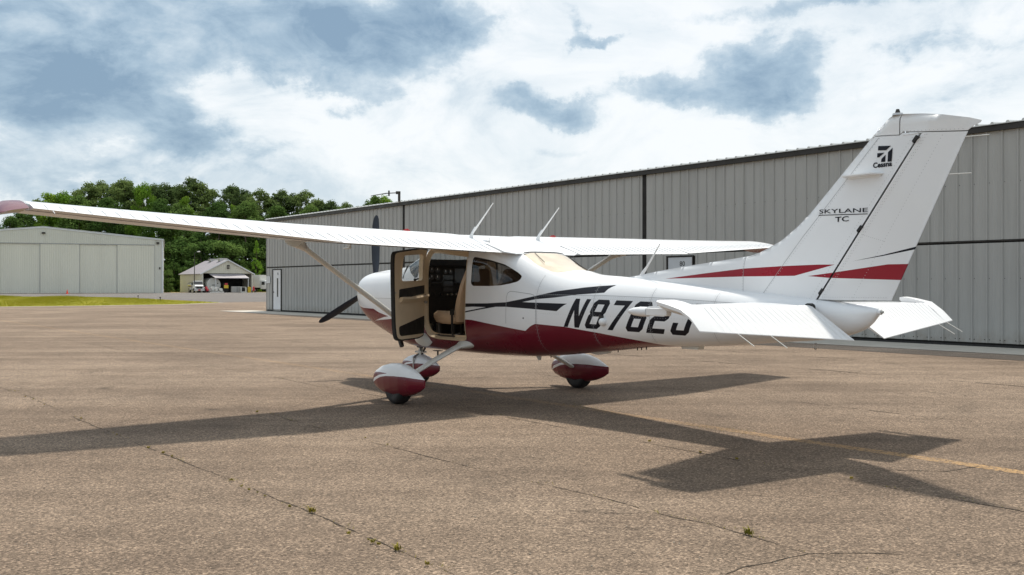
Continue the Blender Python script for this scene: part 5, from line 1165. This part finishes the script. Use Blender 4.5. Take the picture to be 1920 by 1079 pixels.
for x, r_, z in ((-.9, .36, .85), (-.1, .26, .6), (.8, .3, .62)): MB().cyl((x, -.2, z), (x, .25, z), r_, n=16).build('filter_housing', M['tankw'], e, 40)
for x, y, x2, z1 in ((-1.5, 0, -.9, .5), (-.5, 0, .3, 1.0), (.3, 0, 1.2, .35)): MB().cyl((x, y, z1), (x2, y, z1), .07, n=8).cyl((x, y, 0), (x, y, z1), .07, n=8).build('pipe', M['steel'], e, 40)
e = empty('warning_board', sp(424.3, 189.0), sa, 'yellow and red warning board on the dark cupboard under the awning', 'board'); MB().box(-.45, .45, 0, .08, .9, 1.25 + .3).build('yellow_panel', M['yel'], e); MB().box(-.3, .3, -.01, .07, 1.56, 1.95).build('red_panel', M['redp'], e); MB().box(-.5, .5, .1, .5, 0, 2.0).build('cupboard', M['gap'], e)
e = empty('pump_cabinet', sp(443.5, 187.6), sa, 'wide grey cabinet standing right of centre under the shed awning', 'cabinet'); bevel(MB().box(-1.0, .95, -.4, .4, .05, 1.25).build('cabinet_box', M['greyp'], e), .03); MB().box(-.05, 0, -.41, -.39, .1, 1.2).build('door_gap', M['gap'], e)
e = empty('hose_reel', sp(455.5, 187.4), sa, 'square hose reel unit with white frame and dark centre beside the grey cabinet', 'hose reel'); MB().box(-.45, .45, -.3, .3, .0, .25).box(-.45, -.35, -.3, .3, .25, 1.15).box(.35, .45, -.3, .3, .25, 1.15).box(-.45, .45, -.3, .3, 1.1, 1.2).build('frame', M['tankw'], e); MB().cyl((-.34, 0, .65), (.34, 0, .65), .34, n=16).build('reel', M['rubber'], e, 40)
e = empty('yellow_drum', sp(467.5, 187), 0, 'tall yellow drum standing at the right corner of the fuel shed', 'drum'); MB().cyl((0, 0, 0), (0, 0, 1.15), .32, n=18).cyl((0, 0, .36), (0, 0, .41), .34, n=18).cyl((0, 0, .76), (0, 0, .81), .34, n=18).build('drum_shell', M['yel'], e, 40); MB().cyl((-.12, 0, 1.15), (-.12, 0, 1.35), .06, n=8).build('bung', M['yel'], e)
e = empty('red_extinguisher_cart', sp(475.5, 187.2), 0, 'dark red wheeled extinguisher to the right of the yellow drum', 'extinguisher'); MB().cyl((0, 0, .3), (0, 0, 1.1), .22, .2, 14).ball((0, 0, 1.1), .2, 12, 6).build('cylinder_body', M['redp'], e, 40); MB().cyl((-.3, 0, .25), (-.24, 0, .25), .25, n=14).cyl((.24, 0, .25), (.3, 0, .25), .25, n=14).build('wheel', M['tyre'], e, 40); MB().box(-.02, .02, .2, .24, .3, 1.35).build('handle', M['dark_metal'], e)
e = empty('red_fire_cart', sp(387, 186.5), 0, 'red fire extinguisher cart beside the nose of the white fuel truck', 'extinguisher'); MB().cyl((.25, 0, .35), (-.15, 0, 1.2), .26, .24, 14).build('cylinder_body', M['redp'], e, 40); MB().cyl((-.3, -.3, .28), (-.3, .3, .28), .28, n=14).build('wheel', M['tyre'], e, 40); MB().cyl((-.1, 0, 1.1), (.5, 0, .1), .04, n=8).build('hose', M['rubber'], e)
e = empty('white_post', sp(461.5, 186.8), 0, 'short white post between the hose reel and the yellow drum', 'post'); MB().cyl((0, 0, 0), (0, 0, .95), .12, .11, 12).ball((0, 0, .95), .11, 10, 6).build('post_body', M['tankw'], e, 40)
# lamp post
e = empty('street_lamp', sp(364.6, 185), 0, 'tall dark lamp post with a white head in front of the fuel shed', 'street lamp')
MB().cyl((0, 0, 0), (0, 0, 8.0), .10, .06, 10).build('pole', M['dark_metal'], e, 40); MB().cyl((0, 0, 7.95), (.65, 0, 8.25), .04, n=8).build('arm', M['dark_metal'], e, 40); MB().ball((.85, 0, 8.28), .24, 12, 7, 1.5, .9, .55).build('lamp_head', M['tankw'], e, 60)
# fuel truck, nose to the right towards the viewer
M['truckw'] = mat('truck_white', (.68, .69, .68), .3, coat=.4, fn=vary(.03, 2)); M['chrome'] = mat('chrome', (.6, .6, .6), .15, 1.0, fn=vary(.1, 3))
def wheel(parent, x, y, r_=.46, w_=.3):
    q = MB().cyl((x, y - w_ / 2, r_), (x, y + w_ / 2, r_), r_, n=20).build('wheel', M['tyre'], parent, 40); MB().cyl((x, y - w_ / 2 - .01, r_), (x, y + w_ / 2 + .01, r_), r_ * .5, n=14).build('rim', M['steel'], q, 40)
FT = empty('fuel_truck', sp(372.5, 184.5), R(-62), 'white fuel tanker truck with a silver tank parked left of the shed', 'truck')
cab = []
for x, z0, z1, hw in ((-2.0, .75, 2.35, .95), (-1.9, .70, 2.42, .98), (-.95, .70, 2.40, .98), (-.50, .70, 1.62, .98), (.55, .70, 1.50, .90), (.75, .75, 1.35, .86)):
    cab.append([(x, -hw, z0), (x, hw, z0), (x, hw, z0 + (z1 - z0) * .62), (x, hw * .86, z1), (x, -hw * .86, z1), (x, -hw, z0 + (z1 - z0) * .62)])
MB().loft(cab).build('cab', M['truckw'], FT, 25)
MB().add([(-.93, -.80, 2.28), (-.93, .80, 2.28), (-.50, .88, 1.68), (-.50, -.88, 1.68)], [(0, 1, 2, 3)]).build('windscreen', M['winblack'], FT).location = (.035, 0, .02)
for s_ in (1, -1): MB().box(-1.75, -.95, s_ * .985 - .01, s_ * .985 + .01, 1.55, 2.15).build('side_window', M['winblack'], FT); MB().box(-.75, -.65, s_ * 1.18 - .1, s_ * 1.18 + .1, 1.6, 2.0).build('mirror', M['rubber'], FT)
MB().box(.74, .79, -.58, .58, .85, 1.32).build('grille', M['winblack'], FT); MB().box(.70, .90, -1.0, 1.0, .42, .70).build('bumper', M['chrome'], FT); MB().box(.90, .92, -.25, .25, .45, .68).build('number_plate', M['redp'], FT)
for s_ in (1, -1): MB().box(.74, .80, s_ * .75 - .13, s_ * .75 + .13, 1.0, 1.25).build('headlight', M['lens'], FT); MB().prism([(.62, 0.0), (.45, .2), (-.25, .2), (-.42, 0.0)], 'y', s_ * .88 - .14, s_ * .88 + .14).build('fender', M['truckw'], FT).location = (0, 0, .92)
MB().box(-7.4, .6, -.4, .4, .55, .78).build('chassis', M['rubber'], FT)
tk = []
for x, sc_ in ((-7.3, .7), (-7.2, 1.0), (-2.55, 1.0), (-2.45, .7)): tk.append([(x, 1.1 * sc_ * math.cos(a), 1.62 + .68 * sc_ * math.sin(a)) for a in [6.28318 * i / 22 for i in range(22)]])
MB().loft(tk).build('tank', M['chrome'], FT, 40); MB().box(-6.5, -3.2, -.25, .25, 2.28, 2.38).build('catwalk', M['greyp'], FT); MB().box(-4.6, -3.0, -1.1, 1.1, .6, 1.05).build('hose_locker', M['truckw'], FT)
for x, y in ((.1, .9), (.1, -.9), (-6.1, .85), (-6.1, -.85), (-5.2, .85), (-5.2, -.85)): wheel(FT, x, y)
# box truck half hidden by the hangar
BT = empty('box_truck', sp(487.5, 201), R(-28), 'white box truck partly hidden behind the corner of the grey hangar', 'truck')
bevel(MB().box(-3.6, 1.0, -1.25, 1.25, 1.0, 3.75).build('cargo_box', M['tankw'], BT), .04)
cab = []
for x, z0, z1, hw in ((1.1, .75, 2.5, 1.0), (1.2, .70, 2.62, 1.02), (2.3, .70, 2.55, 1.02), (2.8, .70, 1.75, 1.0), (3.7, .70, 1.6, .95), (3.85, .75, 1.4, .9)): cab.append([(x, -hw, z0), (x, hw, z0), (x, hw, z0 + (z1 - z0) * .62), (x, hw * .86, z1), (x, -hw * .86, z1), (x, -hw, z0 + (z1 - z0) * .62)])
MB().loft(cab).build('cab', M['truckw'], BT, 25); MB().add([(2.33, -.82, 2.42), (2.33, .82, 2.42), (2.83, .9, 1.8), (2.83, -.9, 1.8)], [(0, 1, 2, 3)]).build('windscreen', M['winblack'], BT).location = (.03, 0, .02)
for s_ in (1, -1): MB().box(1.4, 2.3, s_ * 1.03 - .01, s_ * 1.03 + .01, 1.6, 2.3).build('side_window', M['winblack'], BT)
MB().box(3.84, 3.9, -.6, .6, .85, 1.38).build('grille', M['winblack'], BT); MB().box(-3.6, 3.6, -.4, .4, .6, .95).build('chassis', M['rubber'], BT)
for x, y in ((3.1, .95), (3.1, -.95), (-2.2, .95), (-2.2, -.95)): wheel(BT, x, y)
# ------------------------------------------------------------------ the wood
def leafmat(name, c0, c1):
    m = bpy.data.materials.new(name); m.use_nodes = True; k = NT(m.node_tree); k.n.clear()
    co = k.new('ShaderNodeTexCoord').outputs['Object']; oi = k.new('ShaderNodeObjectInfo')
    n = k.noise(co, .55, 3, .6); v = k.math('ADD', n.outputs['Fac'], k.math('MULTIPLY', k.math('SUBTRACT', oi.outputs['Random'], .5), .45))
    c = k.ramp(v, [(.35, c0), (.65, c1)])
    d_ = k.new('ShaderNodeBsdfDiffuse', i_Color=c); tr = k.new('ShaderNodeBsdfTranslucent', i_Color=c); mx = k.new('ShaderNodeMixShader', i_0=.30, i_1=d_.outputs[0], i_2=tr.outputs[0])
    o = k.new('ShaderNodeOutputMaterial'); k.link(mx.outputs[0], o.inputs[0]); return m
M['pine'] = leafmat('pine_needles', (.09, .135, .05), (.17, .23, .075)); M['oak'] = leafmat('broad_leaves', (.075, .135, .035), (.145, .225, .06)); M['bright'] = leafmat('bright_leaves', (.13, .24, .030), (.24, .36, .05)); M['lime'] = leafmat('lime_leaves', (.18, .33, .04), (.32, .48, .08)); M['bark'] = mat('bark', (.10, .075, .055), .9, fn=vary(.3, 2, .5, 8))
def crown(seed, kind):
    """clumps of leaf-sized faces filling an uneven crown; unit tree 20 m high"""
    r = random.Random(seed); cl = []
    if kind == 'pine':
        for i in range(80):
            z = r.uniform(8.0, 19.3); t_ = (z - 9.5) / 9.8; rad = (3.6 * (1 - t_) ** .45 + .4) * (.55 + .45 * min(1, t_ * 3)); a = r.uniform(0, 6.28); d_ = rad * math.sqrt(r.uniform(.08, 1)); cl.append((d_ * math.cos(a), d_ * math.sin(a), z, r.uniform(.45, 1.25), .62))
        cl.append((0, 0, 19.3, 1.0, .8))
    elif kind == 'oak':
        for i in range(90):
            z = r.uniform(2.0, 19.0); t_ = (z - 2) / 17; rad = 4.3 * math.sin(math.pi * min(1, .18 + t_ * .80)) ** .7; a = r.uniform(0, 6.28); d_ = rad * math.sqrt(r.uniform(.15, 1)); cl.append((d_ * math.cos(a), d_ * math.sin(a), z, r.uniform(.8, 1.5), .75))
    elif kind == 'cone':
        for i in range(70):
            z = 1.0 + 18.6 * r.random() ** 1.1; t_ = z / 20; rad = 4.4 * (1 - t_) ** .75; a = r.uniform(0, 6.28); d_ = rad * math.sqrt(r.uniform(.1, 1)); cl.append((d_ * math.cos(a), d_ * math.sin(a), z, r.uniform(.5, 1.15) * (1.15 - .5 * t_), .9))
    else:  # understorey bush
        for i in range(40):
            z = r.uniform(.5, 17) ; a = r.uniform(0, 6.28); rad = 5.5 * math.sin(math.pi * min(1, .3 + z / 30)) ; d_ = rad * math.sqrt(r.random()); cl.append((d_ * math.cos(a), d_ * math.sin(a), z, r.uniform(1.2, 2.2), .8))
    vs, fs = [], []
    for (cx, cy, cz, cr, fl_) in cl:
        for j in range(int(170 * cr * cr) if kind != 'bush' else int(90 * cr)):
            u = r.uniform(-1, 1); a = r.uniform(0, 6.28); rr = cr * r.uniform(.45, 1.08) ; q = math.sqrt(1 - u * u); nx, ny, nz = q * math.cos(a), q * math.sin(a), u
            x, y, z = cx + nx * rr, cy + ny * rr, cz + nz * rr * fl_; s_ = r.uniform(.08, .22) if kind != 'bush' else r.uniform(.2, .4)
            n = Vector((nx + r.gauss(0, .55), ny + r.gauss(0, .55), nz + .35 + r.gauss(0, .5))).normalized(); t1 = n.orthogonal().normalized(); t1 = (Matrix.Rotation(r.uniform(0, 6.28), 3, n) @ t1); t2 = n.cross(t1); c = Vector((x, y, z)); b = len(vs)
            vs += [tuple(c + t1 * s_), tuple(c + t2 * s_ * .7), tuple(c - t1 * s_), tuple(c - t2 * s_ * .7)]; fs.append((b, b + 1, b + 2, b + 3))
    mb = MB(); mb.v, mb.f = vs, fs; return mb, cl
def trunk(cl, kind, seed):
    r = random.Random(seed); mb = MB(); h_ = 18.5; pts = [(r.gauss(0, .12), r.gauss(0, .12), h_ * i / 6) for i in range(7)]
    for i in range(6): mb.cyl(pts[i], pts[i + 1], .30 * (1 - i / 6.5), .30 * (1 - (i + 1) / 6.5), 8, False)
    for c in r.sample(cl, min(16, len(cl))):
        z0 = max(1.5, c[2] - r.uniform(.8, 2)); mb.cyl((0, 0, min(z0, 18)), (c[0] * .85, c[1] * .85, c[2]), .09, .03, 5, False)
    return mb
KM = {'pine': 'pine', 'oak': 'oak', 'cone': 'lime', 'bright': 'bright', 'bush': 'oak'}
PROTO = {}
for kind, n_ in (('pine', 4), ('oak', 3), ('cone', 1), ('bright', 2), ('bush', 2)):
    PROTO[kind] = []
    for s_ in range(n_):
        mb, cl = crown(100 + s_ * 7 + len(kind), 'oak' if kind == 'bright' else kind)
        PROTO[kind].append((mb.mesh('crown', M[KM[kind]], fixn=False), trunk(cl, kind, s_).mesh('trunk', M['bark'], 60)))
TREES = [(-115.7, 229, 25.2, 0.9, 'bright', 'yellow-green leafy tree standing leftmost above the wing near the wood edge'), (-112.7, 230, 25.8, 0.85, 'bright', 'broad yellow-green tree just left of the first dark pines'), (-80.6, 226, 24.0, 0.55, 'bright', 'bright lime-green tree top in front of the dark pines left of the strut'), (-92.6, 230, 28.0, 0.65, 'bright', 'tall light green tree rising between two dark pines'), (-69.2, 227, 22.0, 0.42, 'bright', 'small bright green crown among the pines right of the lime tree'), (-59.1, 212, 12.0, 0.75, 'cone', 'pointed bright green young tree between the fuel shed and grey hangar'), (-72.0, 192, 5.5, 0.9, 'bush', 'leafy dark green tree beside the right corner of the far pale hangar'), (-37.8, 250, 26.5, 0.8, 'oak', 'dark leafy tree top showing above the grey hangar roof left of the mast'), (-34.9, 252, 26.9, 0.8, 'bright', 'green leafy tree top behind the boom of the roof mast'), (-30.1, 255, 25.2, 0.8, 'oak', 'small leafy tree top right of the roof mast post'), (-119.6, 215, 15.6, 1.0, 'oak', 'lone dark tree top peeping over the far hangar at the left edge'), (-128.5, 248, 25.1, 0.96, 'pine', None), (-111.1, 240, 28.6, 1.1, 'pine', None), (-111.2, 248, 29.9, 0.91, 'pine', None), (-105.1, 244, 28.6, 1.09, 'pine', None), (-99.9, 236, 29.2, 1.06, 'pine', None), (-97.8, 236, 27.0, 0.93, 'pine', None), (-95.2, 244, 28.6, 1.12, 'pine', None), (-92.0, 244, 28.9, 1.04, 'pine', None), (-90.9, 248, 28.3, 0.96, 'pine', None), (-83.0, 236, 29.5, 1.0, 'pine', None), (-79.9, 236, 28.0, 1.13, 'pine', None), (-79.8, 244, 27.0, 0.94, 'pine', None), (-70.8, 232, 27.2, 0.93, 'pine', None), (-72.9, 248, 27.7, 1.01, 'pine', None), (-67.9, 236, 25.3, 0.9, 'pine', None), (-64.0, 232, 26.1, 0.95, 'pine', None), (-61.8, 236, 24.2, 1.14, 'pine', None), (-59.1, 236, 26.3, 1.12, 'pine', None), (-57.3, 240, 25.7, 0.98, 'pine', None), (-53.0, 236, 26.2, 1.03, 'pine', None), (-49.5, 236, 23.9, 0.95, 'pine', None), (-46.4, 236, 23.5, 1.14, 'pine', None), (-44.3, 244, 23.7, 0.97, 'pine', None), (-40.2, 240, 22.3, 1.0, 'pine', None), (-121.5, 222, 18.6, 1.02, 'oak', None), (-120.4, 226, 20.2, 1.03, 'oak', None), (-108.0, 229, 24.9, 1.1, 'oak', None), (-100.6, 229, 23.8, 1.12, 'oak', None), (-86.8, 226, 23.2, 0.97, 'oak', None), (-72.4, 226, 22.8, 1.15, 'oak', None), (-57.9, 226, 21.5, 1.12, 'oak', None), (-49.1, 222, 21.2, 1.07, 'oak', None), (-43.3, 229, 21.4, 0.99, 'oak', None), (-81.6, 226, 22.2, 1.19, 'oak', None), (-64.6, 222, 22.1, 1.19, 'oak', None), (-35.5, 226, 20.6, 1.16, 'oak', None), (-120.5, 217, 12.5, 1.35, 'bush', None), (-116.6, 217, 12.3, 1.35, 'bush', None), (-112.3, 214, 14.2, 1.35, 'bush', None), (-110.5, 217, 14.2, 1.35, 'bush', None), (-108.3, 220, 14.0, 1.35, 'bush', None), (-105.1, 220, 13.7, 1.35, 'bush', None), (-99.7, 217, 12.4, 1.35, 'bush', None), (-96.1, 214, 11.8, 1.35, 'bush', None), (-93.9, 217, 13.3, 1.35, 'bush', None), (-90.8, 220, 14.1, 1.35, 'bush', None), (-86.8, 217, 14.0, 1.35, 'bush', None), (-85.1, 220, 12.6, 1.35, 'bush', None), (-80.9, 217, 12.8, 1.35, 'bush', None), (-78.6, 220, 15.0, 1.35, 'bush', None), (-72.7, 214, 13.5, 1.35, 'bush', None), (-70.1, 217, 13.9, 1.35, 'bush', None), (-66.3, 214, 13.5, 1.35, 'bush', None), (-64.9, 223, 13.3, 1.35, 'bush', None), (-61.8, 223, 14.3, 1.35, 'bush', None), (-59.4, 223, 12.1, 1.35, 'bush', None), (-55.5, 223, 14.9, 1.35, 'bush', None), (-51.6, 223, 14.0, 1.35, 'bush', None), (-80.8, 209, 7.4, 1.2, 'bush', None), (-77.8, 211, 7.7, 1.2, 'bush', None), (-74.3, 209, 6.8, 1.2, 'bush', None), (-72.3, 211, 7.3, 1.2, 'bush', None), (-70.0, 211, 7.6, 1.2, 'bush', None), (-67.2, 209, 7.3, 1.2, 'bush', None), (-64.8, 209, 6.3, 1.2, 'bush', None), (-65.8, 224, 7.5, 1.2, 'bush', None), (-63.4, 224, 8.6, 1.2, 'bush', None), (-60.6, 224, 6.8, 1.2, 'bush', None), (-56.8, 224, 7.9, 1.2, 'bush', None), (-54.1, 224, 6.8, 1.2, 'bush', None), (-135.0, 232, 17.6, 1.1, 'oak', None), (-141.1, 232, 17.4, 1.1, 'pine', None), (-147.2, 232, 18.1, 1.1, 'pine', None), (-153.3, 232, 17.2, 1.1, 'pine', None), (-159.3, 232, 17.4, 1.1, 'pine', None), (-165.4, 232, 16.7, 1.1, 'pine', None), (-171.5, 232, 17.8, 1.1, 'oak', None), (-177.6, 232, 18.4, 1.1, 'pine', None), (-131.4, 232, 15.7, 1.2, 'oak', None), (-123.7, 218, 10.2, 1.4, 'bush', None), (-138.4, 238, 16.0, 1.2, 'pine', None), (-129.0, 218, 9.4, 1.4, 'bush', None), (-136.7, 226, 14.3, 1.2, 'oak', None), (-132.2, 218, 10.1, 1.4, 'bush', None), (-147.5, 238, 15.0, 1.2, 'oak', None), (-138.0, 218, 9.3, 1.4, 'bush', None), (-150.0, 232, 15.6, 1.2, 'pine', None), (-142.1, 218, 11.6, 1.4, 'bush', None), (-157.5, 238, 19.1, 1.2, 'oak', None), (-145.4, 218, 10.3, 1.4, 'bush', None), (-162.3, 238, 19.1, 1.2, 'oak', None), (-150.1, 218, 9.6, 1.4, 'bush', None), (-159.4, 226, 16.4, 1.2, 'pine', None), (-155.2, 218, 10.7, 1.4, 'bush', None), (-171.7, 238, 19.8, 1.2, 'oak', None), (-159.5, 218, 10.0, 1.4, 'bush', None), (-166.8, 226, 16.4, 1.2, 'oak', None), (-164.1, 218, 11.5, 1.4, 'bush', None), (-172.7, 226, 18.9, 1.2, 'pine', None), (-167.4, 218, 10.8, 1.4, 'bush', None), (-177.1, 226, 17.4, 1.2, 'oak', None), (-171.6, 218, 11.2, 1.4, 'bush', None), (-185.2, 232, 20.0, 1.2, 'oak', None), (-175.2, 218, 9.6, 1.4, 'bush', None), (-194.8, 238, 18.2, 1.2, 'pine', None), (-180.7, 218, 11.7, 1.4, 'bush', None), (-200.1, 238, 20.2, 1.2, 'oak', None), (-184.7, 218, 9.4, 1.4, 'bush', None), (-195.1, 226, 18.4, 1.2, 'oak', None), (-189.2, 218, 9.8, 1.4, 'bush', None), (-198.9, 226, 18.3, 1.2, 'pine', None), (-194.1, 218, 10.9, 1.4, 'bush', None), (-203.7, 226, 18.9, 1.2, 'oak', None), (-197.5, 218, 10.9, 1.4, 'bush', None), (-207.3, 226, 19.5, 1.2, 'oak', None), (-202.4, 218, 9.5, 1.4, 'bush', None), (-223.8, 238, 19.4, 1.2, 'pine', None), (-206.6, 218, 10.7, 1.4, 'bush', None), (-229.2, 238, 19.5, 1.2, 'oak', None), (-210.9, 218, 9.4, 1.4, 'bush', None), (-226.5, 232, 18.1, 1.2, 'oak', None), (-214.5, 218, 11.1, 1.4, 'bush', None), (-232.5, 232, 19.9, 1.2, 'pine', None), (-219.3, 218, 11.1, 1.4, 'bush', None), (-242.8, 238, 20.1, 1.2, 'oak', None), (-222.6, 218, 11.2, 1.4, 'bush', None), (-242.2, 232, 19.6, 1.2, 'oak', None), (-228.9, 218, 10.5, 1.4, 'bush', None), (-239.9, 226, 16.5, 1.2, 'pine', None), (-232.7, 218, 11.2, 1.4, 'bush', None)]
LAB = {'pine': ('tall dark green pine in the wood behind the hangars', 'tree', 'pines in the wood behind the hangars', 'pine_tree'), 'oak': ('leafy mid-green tree in the front edge of the wood', 'tree', 'leafy trees along the edge of the wood', 'broadleaf_tree'),
       'bush': ('low dense green undergrowth tree at the foot of the wood', 'tree', 'undergrowth trees at the foot of the wood', 'understorey_tree')}
rt_ = random.Random(11); cntk = {}
for (x, y, h_, ws_, kind, label) in TREES:
    k_ = cntk.get(kind, 0); cntk[kind] = k_ + 1; cm, tm = PROTO[kind][k_ % len(PROTO[kind])]
    nm = {'cone': 'young_tree', 'bright': 'bright_tree'}.get(kind) or LAB[kind][3]
    e = empty(nm, (x, y, 0), rt_.uniform(0, 6.28), label or LAB[kind][0], 'tree', None if label else LAB[kind][2]); e.scale = (h_ / 20 * ws_, h_ / 20 * ws_, h_ / 20)
    for n_, me in (('crown', cm), ('trunk', tm)): o = bpy.data.objects.new(n_, me); C.objects.link(o); o.parent = e
